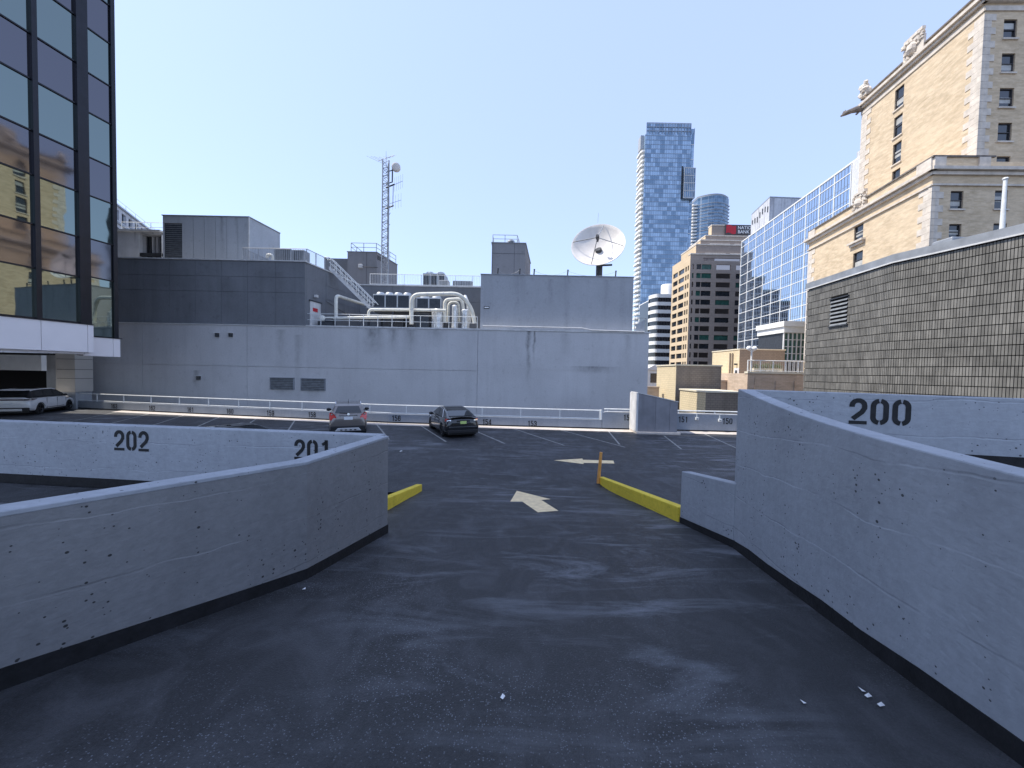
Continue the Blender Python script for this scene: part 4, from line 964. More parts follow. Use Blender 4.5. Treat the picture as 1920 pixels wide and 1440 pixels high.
# ================================================================== black glass office tower on the left
TD = Vector((.151, .9885, 0)).normalized(); TN = Vector((TD.y, -TD.x, 0))          # facade direction, outward normal
tw = T('glass_tower', 'black mirror-glass office tower with a white spandrel band at the left edge', 'building', (-26, 16, 0))
levels = [5.67, 8.19, 10.38, 12.84, 15.02, 17.54, 19.76, 22.25, 24.45, 26.95, 29.15]
def fac(x2):                                                                       # facade plane x = x2 + .153 y -> point at depth y
    return lambda y: Vector((x2+.15276*y, y, 0))
A_, B_ = fac(-27.2), fac(-27.87)
ycols = [2.05, 3.95, 5.85, 7.75, 9.65, 11.55, 13.45, 15.35, 17.25, 19.15, 20.85]
zt_ = 70.0
mesh_cache = {}
def pane(parent, p, t, n, w_, z0, z1, m, d=.03, name='pane'):
    key = (round(w_, 3), round(z1-z0, 3), m, round(t.x, 3))
    if key not in mesh_cache:
        b = B().obox((0, 0, 0), t*w_, -n*d, (0, 0, z1-z0)); o = add(name, b, m, parent, local=True); mesh_cache[key] = o.data
    else:
        o = bpy.data.objects.new(name, mesh_cache[key]); COL.objects.link(o); o.parent = parent
    o.location = Vector((p.x, p.y, z0))-root_of(parent); return o
# core volume
def far_pts(x2, y): return fac(x2)(y)
cA0, cA1 = A_(1.0), A_(21.25); cB0, cB1 = B_(21.25), B_(23.0)
inn = .25
add('core', B().prism([tuple((cA0-TN*inn).xy), tuple((cA1-TN*inn).xy), tuple((cB0-TN*inn).xy), tuple((cB1-TN*inn).xy), (-60, 27.5), (-60, 1.0)], 5.0, zt_), 'tower_mullion', tw)
for i in range(len(ycols)-1):
    for j in range(len(levels)-1):
        p = A_(ycols[i])+TD*.05; w_ = (A_(ycols[i+1])-A_(ycols[i])).length-.10
        pane(tw, p-TN*.03, TD, TN, w_, levels[j]+.04, levels[j+1]-.04, 'tower_vision' if j % 2 == 0 else 'tower_spandrel')
lv2 = [5.0]+[z+.25 for z in levels[1:]]
yB = [21.75, 22.85]
for j in range(len(lv2)-1):
    p = B_(yB[0]); w_ = (B_(yB[1])-B_(yB[0])).length
    pane(tw, p-TN*.03, TD, TN, w_, lv2[j]+.04, lv2[j+1]-.04, 'tower_vision' if j % 2 == 0 else 'tower_spandrel')
for y in ycols: add('mullion', B().obox(A_(y)-TD*.10-TN*.2+Z*5.62, TD*.20, TN*.33, Z*(29.2-5.62)), 'tower_mullion', tw)
add('corner_mullion', B().obox(A_(20.95)-TN*.2+Z*5.62, TD*.30, TN*.30, Z*(zt_-5.62)), 'tower_mullion', tw)
add('corner_mullion', B().obox(B_(21.3)-TN*.2+Z*5.0, TD*.40, TN*.32, Z*(zt_-5.0)), 'tower_mullion', tw)
add('corner_mullion', B().obox(B_(22.87)-TN*.2+Z*5.0, TD*.20, TN*.28, Z*(zt_-5.0)), 'tower_mullion', tw)
for z in levels: add('transom', B().obox(A_(2.0)-TN*.1+Z*(z-.035), A_(20.9)-A_(2.0), TN*.135, Z*.07), 'tower_mullion', tw)
for z in lv2[1:]: add('transom', B().obox(B_(21.6)-TN*.1+Z*(z-.03), B_(22.9)-B_(21.6), TN*.13, Z*.06), 'tower_mullion', tw)
add('upper_facade', B().obox(A_(1.0)-TN*.05+Z*29.2, A_(20.95)-A_(1.0), -TN*.1, Z*(zt_-29.2)), 'tower_spandrel', tw)
# white spandrel band, in panels
yp = [1.0, 2.0, 3.9, 5.8, 7.7, 9.65, 11.5, 13.4, 15.3, 17.25, 19.2, 21.05, 21.32]
for a, c in zip(yp, yp[1:]):
    add('band_panel', B().obox(A_(a)+TN*.10+TD*.012+Z*4.05, TD*((A_(c)-A_(a)).length-.024), -TN*.5, Z*1.54), 'panel_white', tw)
for a, c in ((21.34, 22.75), (22.75, 23.12)):
    add('band_panel', B().obox(B_(a)+TN*.12+TD*.012+Z*3.86, TD*((B_(c)-B_(a)).length-.024), -TN*.5, Z*1.10), 'panel_white', tw)
add('band_sill', B().obox(A_(1.0)+TN*.14+Z*5.592, A_(21.33)-A_(1.0), -TN*.5, Z*.035), 'tower_mullion', tw)
add('band_sill', B().obox(B_(21.3)+TN*.16+Z*4.965, B_(23.2)-B_(21.3), -TN*.5, Z*.035), 'tower_mullion', tw)
add('soffit', B().prism([tuple((A_(1.0)-TN*.42).xy), tuple((B_(21.3)-TN*.42).xy), tuple((B_(23.0)-TN*.42).xy), (-60, 29), (-60, 1.0)], 4.12, 4.9), 'panel_beige', tw)
for a, c in zip(yp, yp[1:]): add('soffit_strip', B().obox(A_(a)-TN*.15+TD*.01+Z*3.93, TD*((A_(c)-A_(a)).length-.02), -TN*.30, Z*.19), 'panel_white', tw)
# ground floor under the overhang: pier, opening, hanging panel
YG = 27.7
gx0, gx1 = P(104.5, 700, YG).x, P(140.5, 700, YG).x
zs_ = [P(120, y, YG).z for y in (735, 709.5, 692.5, 673, 662)]
pier = T('garage_pier', 'beige stone panelled pier under the glass tower beside the garage opening', 'pier', ((gx0+gx1)/2, YG+.5, 0))
for a, c in zip(zs_, zs_[1:]): add('stone_panel', B().bb(gx0, gx1, YG, YG+1.2, a+.015, c-.015), 'panel_beige', pier)
add('core', B().bb(gx0+.02, gx1-.02, YG+.05, YG+1.2, zs_[0], 4.1), 'dark_steel', pier)
add('base', B().bb(gx0+.05, gx1-.1, YG+.1, YG+1.2, 0, zs_[0]), 'grey_plaster', pier)
add('return_wall', B().bb(P(87, 700, YG+.6).x, gx0-.02, YG+.6, YG+1.2, 0, 4.1), 'grey_plaster', pier)
ga = T('garage_opening', 'black garage opening under the glass tower behind the white car', 'garage', (-42, YG, 0))
add('back_wall', B().bb(-60, gx0-.3, 35.5, 35.8, 0, 4.1).bb(-60.3, -60, 22, 35.5, 0, 4.1), 'interior', ga)
add('side_wall', B().bb(gx0-.5, gx0-.25, 28.92, 35.5, 0, 4.1), 'interior', ga)
add('ceiling', B().bb(-60, gx0-.3, 27.6, 35.5, 4.0, 4.12), 'interior', ga)
hx1 = P(77.5, 680, 26.6).x
one('hanging_panel', B().bb(-52, hx1, 26.6, 26.9, P(40, 694.5, 26.6).z, P(40, 665.5, 26.6).z), 'white_trim', 'pale blue white header panel hanging over the garage opening', 'panel')

# ================================================================== tiled wall on the right
E0, E1, E2 = P(1512, 600, 27.0), P(1671, 600, 20.4), P(1921, 600, 16.0)
zt0 = P(1671, 477, 20.4).z
e0, e1, e2 = [Vector((p.x, p.y, 0)) for p in (E0, E1, E2)]
e3 = e2+(e2-e1).normalized()*6
t = T('tiled_building', 'windowless dark grey tiled building with a bend in its wall at the right', 'building', (21, 21, -14))
cap = .42
def shrink(p): return p
for seg, (pa, pb2) in enumerate(((e0, e1), (e1, e3))):
    pass
add('core', B().prism([(e0.x+.06, e0.y), (e1.x+.06, e1.y+.02), (e3.x+.06, e3.y), (60, e3.y), (60, e0.y-.02), (e0.x+.06, e0.y-.02)][::1], -14, zt0-.05), 'tile_joint', t)
cells = []
TH, TW = .465, .105
for (pa, pb2, tag) in ((e1, e3, 0), (e0, e1, 1)):
    d = (pb2-pa); L = d.length; d.normalize(); n = Vector((d.y, -d.x, 0)); n = n if n.dot(-pa) > 0 else -n
    nc = int(round(L/TW)); wq = L/nc; nr = 19
    for r_ in range(nr):
        z1 = zt0-cap-.08-r_*TH
        for k in range(nc):
            s_ = k*wq; q = pa+d*(s_+wq/2)
            cells.append((q.length, pa+d*(s_+.012), d, n, wq-.024, z1-TH+.02, z1-.02))
# vent opening
vs0 = on_plane(1558, 585, e0, (e1-e0).normalized()); vs1 = on_plane(1591, 585, e0, (e1-e0).normalized())
vz0, vz1 = on_plane(1575, 610, e0, (e1-e0).normalized())[1], on_plane(1575, 559, e0, (e1-e0).normalized())[1]
dl = (e1-e0).normalized()
def invent(c):
    q = c[1]+c[2]*c[4]/2; s_ = (q-e0).dot(dl)
    return abs((q-e0).dot(Vector((dl.y, -dl.x, 0)))) < .2 and vs0[0] < s_ < vs1[0] and c[5] < vz1-.1 and c[6] > vz0+.1
cells = [c for c in cells if not invent(c)]
def vis(c):
    q = c[1]; px = 960+700*q.x/q.y
    return q.y > 5 and px < 1935 and c[6] > 2.9
near = sorted([c for c in cells if vis(c)], key=lambda c: c[0])[:300]; ids = set(map(id, near))
rnd = random.Random(11)
cache = {}
for c in near:
    m = 'tile_glaze_%d' % rnd.choice((0, 1, 1, 2)); key = (round(c[4], 3), m, round(c[2].x, 2))
    if key not in cache:
        o = add('tile', B().obox((0, 0, 0), c[2]*c[4], -c[3]*.09, (0, 0, c[6]-c[5])).obox((.0, 0, 0), c[2]*.001, c[3]*.0001, (0, 0, .001)), m, t, local=True); cache[key] = o.data
    else:
        o = bpy.data.objects.new('tile', cache[key]); COL.objects.link(o); o.parent = t
    o.location = c[1]+c[3]*(.03+rnd.uniform(-.004, .004))+Z*c[5]-root_of(t)
bs = [B(), B(), B()]
for c in cells:
    if id(c) not in ids and c[6] > 1.5: bs[rnd.choice((0, 1, 1, 2))].obox(c[1]+c[3]*(.03+rnd.uniform(-.004, .004))+Z*c[5], c[2]*c[4], -c[3]*.09, Z*(c[6]-c[5]))
for i, b in enumerate(bs): add('tile_field', b, 'tile_glaze_%d' % i, t)['kind'] = 'stuff'
for (pa, pb2) in ((e0, e1), (e1, e3)):
    d = (pb2-pa); L = d.length; d.normalize(); n = Vector((d.y, -d.x, 0)); n = n if n.dot(-pa) > 0 else -n
    add('coping', B().obox(pa+n*.10+Z*(zt0-cap)-d*.05, d*(L+.06), -n*.6, Z*cap), 'flash_grey', t)
    add('coping_lip', B().obox(pa+n*.13+Z*(zt0-cap-.05)-d*.04, d*(L+.04), -n*.1, Z*.07), 'flash_white', t)
f_ = add('louvre', B().obox(e0+dl*vs0[0]+Z*vz0+Vector((-.02, 0, 0)), dl*(vs1[0]-vs0[0]), Vector((.04, 0, 0)), Z*(vz1-vz0)), 'interior', t)
nl = Vector((dl.y, -dl.x, 0)); nl = nl if nl.dot(-e0) > 0 else -nl
for k in range(7):
    z = vz0+(vz1-vz0)*k/7; o_ = e0+dl*(vs0[0]+.03)+nl*.10+Z*(z+.02)
    b = B().obox(o_, dl*(vs1[0]-vs0[0]-.06), -nl*.09+Z*.12, Z*.03); add('slat', b, 'louvre_slat', f_)
for zz, hh in ((vz0-.06, .06), (vz1, .06)): add('frame', B().obox(e0+dl*(vs0[0]-.06)+nl*.12+Z*zz, dl*(vs1[0]-vs0[0]+.12), -nl*.2, Z*hh), 'dark_steel', f_)
q = P(1836, 447, 17.6); 
one('roof_hatch', B().bb(q.x-.1, q.x+1.1, 18.6, 19.5, zt0-.05, zt0+.35), 'flash_grey', 'small grey hatch behind the coping of the tiled wall', 'hatch', bevel=.06)

# ================================================================== brick hotel
DN = 35.0
U0, U1 = P(1846, -14, DN), P(1618, 183, 48.7)             # upper block: near and far top corners of the sunlit face
L0, L1 = P(1750, 328, DN), P(1517, 453, 52.4)             # lower wing: cornice corners
def flat(p): return Vector((p.x, p.y, 0))
u0, u1, l0, l1 = flat(P(1836, 200, DN)), flat(U1), flat(P(1749, 330, DN-.6)), flat(L1)
zu = (U0.z+U1.z)/2; zl_c = (L0.z+L1.z)/2; zl_t = P(1750, 295, DN-.6).z
h = T('brick_hotel', 'old buff brick hotel with pale stone quoins, cornices and carved crests at the right', 'building', (45, 45, -14))
fx = Vector((1, -.02, 0)).normalized()
def win(parent, p0_, t_, n_, hole, sash='dark_glass', sill=True, ornate=False):
    s0, s1, z0, z1 = hole; q = lambda s_, z_, d=0.0: Vector((p0_.x, p0_.y, 0))+t_*s_+Z*z_+n_*d
    f = add('window', B().obox(q(s0, z0, -.22), t_*(s1-s0), n_*.03, Z*(z1-z0)), sash, parent); w_ = s1-s0; hh = z1-z0
    fr = B()
    for a in (s0, s1-.07): fr.obox(q(a, z0, -.19), t_*.07, n_*.08, Z*hh)
    for a in (z0, z0+hh/2-.03, z1-.07): fr.obox(q(s0+.07, a, -.19), t_*(w_-.14), n_*.08, Z*.07)
    add('sash', fr, 'sign_dark', f)
    if random.random() < .8: add('blind', B().obox(q(s0+.09, z0+hh*random.uniform(.1, .65), -.185), t_*(w_-.18), n_*.01, Z*hh*.3), 'blind', f)
    if sill: add('sill', B().obox(q(s0-.12, z0-.14, -.1), t_*(w_+.24), n_*.22, Z*.14), 'stone_trim', f)
    if ornate:
        add('bracketed_sill', B().obox(q(s0-.45, z0-.28, -.02), t_*(w_+.9), n_*.45, Z*.22).obox(q(s0-.3, z0-.55, -.02), t_*(w_+.6), n_*.28, Z*.26), 'stone_trim', f)
def facade(name, p0_, t_, L, z0, z1, n_, rects, ornate=()):
    holes = []
    for r_ in rects:
        a, zt2 = on_plane(r_[0], r_[1], p0_, t_); c, _ = on_plane(r_[2], r_[1], p0_, t_); mid = (r_[0]+r_[2])/2
        _, zt2 = on_plane(mid, r_[1], p0_, t_); _, zb2 = on_plane(mid, r_[3], p0_, t_); holes.append((min(a, c), max(a, c), zb2, zt2))
    b = B(); wall_holes(b, p0_, t_, L, z0, z1, holes, .22, n_); add(name, b, 'hotel_brick', h)
    for i, ho in enumerate(holes): win(h, p0_, t_, n_, ho, ornate=(i in ornate))
    return holes
# sunlit face of the upper block
tu = (u1-u0).normalized(); Lu = (u1-u0).length; nu = Vector((-tu.y, tu.x, 0)); nu = nu if nu.x < 0 else -nu
rects_u = [(1679, 163, 1695.5, 201), (1677, 216, 1692.5, 254), (1675, 267, 1690.5, 305), (1673, 318, 1688, 352)]
facade('brick_wall', u0, tu, Lu, 8, zu, nu, rects_u)
# shaded face of the upper block
nf = Vector((fx.y, -fx.x, 0)); nf = nf if nf.y < 0 else -nf
rects_f = [(1883, 36, 1908, 72), (1879, 100, 1904, 136), (1875, 165, 1902, 201), (1872, 230, 1898, 265), (1869, 293, 1895, 322)]
facade('brick_wall', u0, fx, 34, zl_c+.9, zu, nf, rects_f)
tl = (l1-l0).normalized(); Ll = (l1-l0).length; nl2 = Vector((-tl.y, tl.x, 0)); nl2 = nl2 if nl2.x < 0 else -nl2
facade('brick_wall', l0, tl, Ll, -14, zl_t, nl2, [(1602, 422, 1619, 450), (1600, 472, 1618, 502)], ornate=(0,))
facade('brick_wall', l0, fx, 40, -14, zl_c+.9, nf, [(1783, 358, 1807, 392), (1780, 420, 1803, 448), (1866, 357, 1890, 392), (1863, 419, 1888, 448)])
# back volumes so that the building is solid
far_u = u1+Vector((30, 0, 0)); far_l = l1+Vector((34, 0, 0))
add('upper_core', B().prism([tuple((u0+fx*.4-nu*.3+Vector((0, .4, 0))).xy), tuple((u1-nu*.3).xy), tuple(far_u.xy), tuple((u0+fx*34+Vector((0, .4, 0))).xy)], 8, zu-.3), 'hotel_brick', h)
add('end_wall', B().quad(u1+Z*8, far_u+Z*8, far_u+Z*zu, u1+Z*zu).quad(l1+Z*-14, far_l+Z*-14, far_l+Z*zl_t, l1+Z*zl_t), 'hotel_brick', h)
add('lower_core', B().prism([tuple((l0+fx*.4-nl2*.3+Vector((0, .4, 0))).xy), tuple((l1-nl2*.3).xy), tuple(far_l.xy), tuple((l0+fx*36+Vector((0, .4, 0))).xy)], -14, zl_t-.5), 'hotel_brick', h)
# cornices, string courses, copings
def course(p0_, t_, L, n_, z, hh, out, m='stone_trim', ext=0.0, name='cornice'):
    add(name, B().obox(Vector((p0_.x, p0_.y, 0))-t_*ext+Z*z-n_*.05, t_*(L+2*ext), n_*(out+.05), Z*hh), m, h)
zc_u = P(1618, 205, 48.7).z
for p0_, t_, L, n_ in ((u0, tu, Lu, nu), (u0, fx, 34, nf)):
    course(p0_, t_, L, n_, zc_u+.25, .30, .55, ext=.45); course(p0_, t_, L, n_, zc_u-.05, .28, .30, ext=.25); course(p0_, t_, L, n_, zc_u-.75, .42, .10, ext=.06, name='frieze'); course(p0_, t_, L, n_, zu, .16, .16, 'stone_dark', ext=.16, name='coping')
for p0_, t_, L, n_ in ((l0, tl, Ll, nl2), (l0, fx, 40, nf)):
    course(p0_, t_, L, n_, zl_c-.02, .28, .50, ext=.45); course(p0_, t_, L, n_, zl_c-.36, .30, .22, ext=.2); course(p0_, t_, L, n_, zl_c-1.30, .16, .16, ext=.12, name='string_course')
course(l0, tl, Ll, nl2, zl_t, .14, .14, 'stone_dark', ext=.14, name='coping'); course(l0, fx, 5.2, nf, zl_t, .14, .14, 'stone_dark', ext=.14, name='coping')
# parapet piers of the lower wing
b = B(); wall_holes(b, l0, fx, 5.0, zl_c+.9, zl_t, [], .2, nf); add('parapet_wall', b, 'hotel_brick', h)
for s_ in (0.0, 3.9): add('parapet_pier', B().obox(l0+fx*s_+nf*.14+Z*(zl_c+.28), fx*1.0, -nf*.4, Z*(zl_t-zl_c-.28)), 'stone_trim', h)
add('parapet_pier', B().obox(l0+nl2*.145+tl*.05+Z*(zl_c+.28), tl*1.5, -nl2*.4, Z*(zl_t-zl_c-.281)), 'stone_trim', h)
add('parapet_pier', B().obox(l1-tl*1.4+nl2*.14+Z*(zl_c+.28), tl*1.4, -nl2*.4, Z*(zl_t-zl_c-.281)), 'stone_trim', h)
# quoins: alternating long and short corner stones
def quoins(p0_, ta, na, tb, nb_, z0, z1):
    z = z0; k = 0
    while z < z1-.3:
        la = 1.35 if k % 2 else .85
        b = B().obox(p0_+na*.05+nb_*.05+Z*(z+.01), ta*la-nb_*0, -na*.3, Z*.58) if ta is not None else B()
        b2 = B().obox(p0_+na*.06+nb_*.06+Z*(z+.01), tb*(2.2-la)*.8, -nb_*.3, Z*.58)
        add('quoin', b, 'stone_trim', h); add('quoin', b2, 'stone_trim', h); z += .60; k += 1
quoins(u0, tu, nu, fx, nf, zl_t-.6, zc_u-.8)
quoins(l0, tl, nl2, fx, nf, 5.5, zl_c-1.4)
def quoins1(p0_, ta, na, z0, z1):
    z = z0; k = 0
    while z < z1-.3:
        la = 1.5 if k % 2 else .9; add('quoin', B().obox(p0_+na*.05+Z*(z+.01), ta*la, -na*.3, Z*.60), 'stone_trim', h); z += .62; k += 1
quoins1(u1, -tu, nu, 16, zc_u-.8); quoins1(l1, -tl, nl2, 6, zl_c-1.4)
# carved crests, finial and gargoyle
def crest(c, t_, n_, w_, hh, seed):
    b = B(); rnd = random.Random(seed)
    b.obox(c-t_*w_*.5-n_*.1, t_*w_, n_*.22, Z*hh*.62); b.obox(c-t_*w_*.36-n_*.1+Z*hh*.62, t_*w_*.72, n_*.22, Z*hh*.22); b.obox(c-t_*w_*.45-n_*.12+Z*hh*.84, t_*w_*.9, n_*.34, Z*hh*.12)
    for k in range(26):
        a = rnd.uniform(-.5, .5); z = rnd.uniform(0, .85); b.blob(c+t_*a*w_+Z*z*hh+n_*.15, rnd.uniform(.10, .2)*w_*.6, k+seed, .3, 6)
    b.blob(c+Z*hh*.4+n_*.18, (w_*.22, w_*.22, hh*.24), seed, .1, 10)
    add('carved_crest', b, 'stone_trim', h)
s_, z_ = on_plane(1714, 130, u0, tu); crest(u0+tu*s_+nu*.08+Z*(zc_u+.6), tu, nu, 2.4, zu-zc_u+1.5, 3)
s_, z_ = on_plane(1614, 395, l0, tl); crest(l0+tl*s_+nl2*.08+Z*(zl_c+.25), tl, nl2, 1.8, zl_t-zl_c+.9, 5)
q = u1-tu*.5; b = B(); rnd = random.Random(8)
for k in range(16): b.blob(q+Vector((rnd.uniform(-.35, .35), rnd.uniform(-.35, .35), zu+.16+rnd.uniform(.1, 1.5))), rnd.uniform(.25, .45), k, .25, 8)
b.obox(q+Vector((-.4, -.4, zu+.1)), (.8, 0, 0), (0, .8, 0), Z*.5); add('carved_finial', b, 'stone_trim', h)
def gargoyle(p_, d_):
    b = B().tube([p_-d_*.3, p_+d_*.5+Z*.05, p_+d_*1.1-Z*.02, p_+d_*1.7-Z*.18, p_+d_*2.15-Z*.42], [.42, .40, .30, .27, .10], 9)
    for k in range(6): b.blob(p_+d_*(.1+.22*k)+Vector((0, 0, .25-.05*k)), .24-.02*k, k, .3, 6)
    b.blob(p_+d_*1.75-Z*.12, (.28, .24, .26), 3, .2, 8); b.tube([p_+d_*.2-Z*.2, p_+d_*.6-Z*.6], .12, 6); b.tube([p_+d_*1.75+Z*.05+Vector((0, .1, 0)), p_+d_*1.6+Z*.32+Vector((0, .14, 0))], [.09, .03], 5)
    add('gargoyle', b, 'stone_dark', h, smooth=True)
gargoyle(u1+Z*(zc_u+.1), Vector((-.9, .4, 0)).normalized()); gargoyle(u0+Z*(zc_u+.5)+nf*.1, Vector((-.75, -.65, 0)).normalized())
q = P(1879, 428, 27.5); qt = P(1885, 337, 27.5)
t = T('vent_pole', 'slim white pole rising above the tiled wall in front of the hotel', 'pole', (q.x, q.y, zt0-2)); add('pole', B().tube([Vector((q.x, q.y, zt0-2)), q, qt], [.16, .14, .10], 10), 'white_steel', t, smooth=True); add('cap', B().blob(qt+Z*.06, (.17, .17, .12), 1, .05, 8), 'white_steel', t)

# ================================================================== blue glass slab building
g1, g0 = flat(P(1391, 452, 145)), flat(P(1597.5, 306.7, 91)); zg = P(1597.5, 306.7, 91).z; tg = (g1-g0).normalized(); Lg = (g1-g0).length
ng = Vector((-tg.y, tg.x, 0)); ng = ng if ng.x < 0 else -ng
t = T('glass_slab', 'long blue mirror-glass office slab with white mullions behind the hotel', 'building', (95, 120, -14))
add('core', B().prism([tuple((g0-ng*.3).xy), tuple((g1-ng*.3).xy), (g1.x+30, g1.y+4), (g0.x+30, g0.y-4)], -14, zg-.1), 'dark_steel', t)
nc, fl = 10, 3.6; zrow = [zg, zg-2.06]
while zrow[-1] > 2: zrow.append(zrow[-1]-fl)
cw = Lg/nc
gb_cache = {}
for j in range(len(zrow)-1):
    for i in range(nc):
        z1, z0 = zrow[j], zrow[j+1]; o = pane(t, g0+tg*(i*cw+.12), tg, ng, cw-.24, z0+.1, z1-.1, 'blue_mirror', .1)
        o.rotation_euler = (random.uniform(-.004, .004), 0, random.uniform(-.004, .004))
        key = round(z1-z0, 2)
        if key not in gb_cache:
            b = B(); H_ = z1-z0-.2
            for k in range(1, 5): b.obox(tg*((cw-.24)*k/5-.05)+ng*.01, tg*.10, ng*.05, Z*H_)
            if H_ > 2.5: b.obox(ng*.01+Z*(H_*.27), tg*(cw-.24), ng*.04, Z*.10)
            gb_cache[key] = add('glazing_bars', b, 'blue_bar', o, local=True).data
        else:
            gb = bpy.data.objects.new('glazing_bars', gb_cache[key]); COL.objects.link(gb); gb.parent = o
for i in range(nc+1): add('mullion', B().obox(g0+tg*(i*cw-.11)+Z*2-ng*.1, tg*.22, ng*.25, Z*(zg-2)), 'white_trim', t)
for z in zrow: add('transom', B().obox(g0+Z*(z-.10)-ng*.1, tg*Lg, ng*.22, Z*.20), 'white_trim', t)
add('corner_column', B().obox(g0-tg*2.6-ng*.3+Z*-14, tg*2.2, ng*.5, Z*(zg+14)), 'flash_white', t)
add('end_glass', B().obox(g0-tg*2.8-ng*.3+Z*-14, tg*.1, -ng*20, Z*(zg+13.8)), 'dark_glass', t)
add('roof_edge', B().obox(g0-tg*2.6-ng*.4+Z*zg, tg*(Lg+2.6), ng*.6, Z*.35), 'white_trim', t)
pa = g0+tg*1.0-ng*3; add('roof_plant', B().obox(pa+Z*zg, tg*11, -ng*9, Z*2.4).obox(pa-tg*2+Z*zg, tg*4, -ng*9, Z*4.2), 'stained_white', t)
# rooftop box of the slab
q1 = P(1409, 400, 142); q2 = P(1443.5, 371, 128); q3 = P(1503, 368, 130)
t = T('roof_box', 'streaked white concrete box with a dark grey side on the roof of the glass slab', 'building', (q2.x, q2.y, zg))
zq = q2.z
pts = [(q2.x, q2.y), (q1.x, 142), (q3.x+2, 142), (q3.x, q2.y+.5)]
add('wall', B().prism(pts, zg-20, zq), 'stained_white', t); add('roof_edge', B().prism([(x, y) for x, y in pts], zq, zq+.5), 'flash_grey', t)
b = B(); d_ = (Vector((q1.x, 142, 0))-Vector((q2.x, q2.y, 0))); nn = Vector((-d_.y, d_.x, 0)).normalized(); nn = nn if nn.x < 0 else -nn
for k in range(7):
    s_ = Vector((q2.x, q2.y, 0))+d_*((k+.4)/7.3)+nn*.06; add('drain_slot', B().obox(s_+Z*(zq-3.2-random.uniform(0, 2)), d_*.035, nn*.1, Z*random.uniform(1.5, 3.0)), 'dark_steel', t)

# dark office block that stands behind the grey building and shows in the glass slab
t = T('dark_office_block', 'dark stepped office block mirrored in the lower panes of the blue glass slab', 'building', (32, 285, -14))
for x0, x1_, zz_ in ((33.5, 50, 72), (24, 33.4, 63), (16, 23.9, 55)):
    add('wing', B().bb(x0, x1_, 278, 300, -14, zz_), 'tower_mullion', t); add('roof_edge', B().bb(x0-.3, x1_+.02, 277.7, 300.3, zz_, zz_+1), 'green_glass', t)
    for k in range(int((zz_+10)/4)): add('floor_band', B().bb(x0-.1, x1_+.01, 277.85, 300.1, zz_-3-k*4, zz_-2.2-k*4), 'flash_grey', t)

# ================================================================== bank building with sign
YK = 165.0
def KP(px, py, y=YK): return P(px, py, y)
zz0 = -14
bk = T('bank_building', 'brown stone bank office building with stepped top and a side coloured cream for sunlight', 'building', (90, YK, -14))
tiers = [(1292, 1412, 478, 760), (1302, 1412, 458, 478), (1310, 1412, 449.5, 458.5), (1319, 1412, 441, 450), (1330, 1412, 421, 442)]
ztop = [KP(1340, tt_[2]).z for tt_ in tiers]
for i, (x0, x1_, ytop, ybot) in enumerate(tiers):
    if i == 0: continue
    dpt = i*1.3; ye = YK+18.5-i*2.6; xx0, xx1 = P(x0, 560, YK+dpt).x, KP(x1_, 560).x; z1 = P(1340, ytop, YK+dpt).z; z0 = ztop[i-1]-.4
    add('upper_tier', B().bb(xx0, xx1, YK+dpt, ye, z0, z1-.5), 'bank_stone', bk); add('tier_edge', B().bb(xx0-.2, xx1, YK+dpt-.25, ye+.2, z1-.5, z1), 'stone_trim', bk)
    add('lit_side', B().bb(xx0-.06, xx0+.02, YK+dpt+.1, ye-.1, z0, z1-.52), 'bank_sunlit', bk)
    if i in (1, 2, 3): add('window_strip', B().bb(xx0+4, xx0+13, YK+dpt-.05, YK+dpt+.1, z0+.9, z0+1.7).bb(xx0+15, xx1, YK+dpt-.05, YK+dpt+.1, z0+.9, z0+1.7), 'stone_trim', bk)
x0b, x1b = KP(1292, 560).x, KP(1412, 560).x; ztb = ztop[0]
rows_y = [405+4.8*0]+[]
fys = [492+16.55*k for k in range(12)]
holes = []; spans = [(1296, 1299), (1304, 1312.5), (1313.5, 1332), (1341, 1368), (1378, 1388), (1391, 1402)]
for y in fys:
    for (a, c) in spans: holes.append((KP(a, 560).x-x0b, KP(c, 560).x-x0b, KP(1340, y+13.5).z, KP(1340, y+4).z))
holes.append((KP(1316, 560).x-x0b, KP(1386, 560).x-x0b, KP(1340, 489).z, KP(1340, 484).z))
b = B(); wall_holes(b, (x0b, YK, 0), (1, 0, 0), x1b-x0b, -14, ztb, holes, .5, Vector((0, -1, 0))); add('front_wall', b, 'bank_stone', bk)
add('tier_edge', B().bb(x0b-.15, x1b, YK-.3, YK+2, ztb, ztb+.5), 'stone_trim', bk)
rnd = random.Random(4)
for (a, c, z0, z1) in holes: add('window', B().bb(x0b+a, x0b+c, YK+.35, YK+.45, z0, z1), rnd.choice(['green_glass', 'brown_mirror', 'dark_glass', 'brown_mirror']), bk)
# sunlit side
k0 = Vector((x0b, YK, 0)); k1 = Vector((x0b+.01, 183.5, 0)); tk = (k1-k0).normalized(); Lk = (k1-k0).length; nk = Vector((-tk.y, tk.x, 0)); nk = nk if nk.x < 0 else -nk
holes = []
for y in fys:
    zc1, zc0 = KP(1300, y+4).z, KP(1300, y+13.5).z
    for (a, c) in ((.06, .13), (.17, .25), (.30, .60), (.66, .93)): holes.append((a*Lk, c*Lk, zc0, zc1))
b = B(); wall_holes(b, k0, tk, Lk, -14, ztb, [h_ for h_ in holes if h_[3] < ztb-1.5], .5, nk); add('sunlit_wall', b, 'bank_sunlit', bk)
for (a, c, z0, z1) in holes:
    if z1 < ztb-1.5: add('window', B().obox(k0+tk*a-nk*.4+Z*z0, tk*(c-a), -nk*.05, Z*(z1-z0)), 'dark_glass', bk)
add('core', B().prism([(x0b+.6, YK+.6), tuple((k1-nk*.6).xy), (x1b, 183.5), (x1b, YK+.6)], -14, ztb-.02), 'dark_steel', bk)
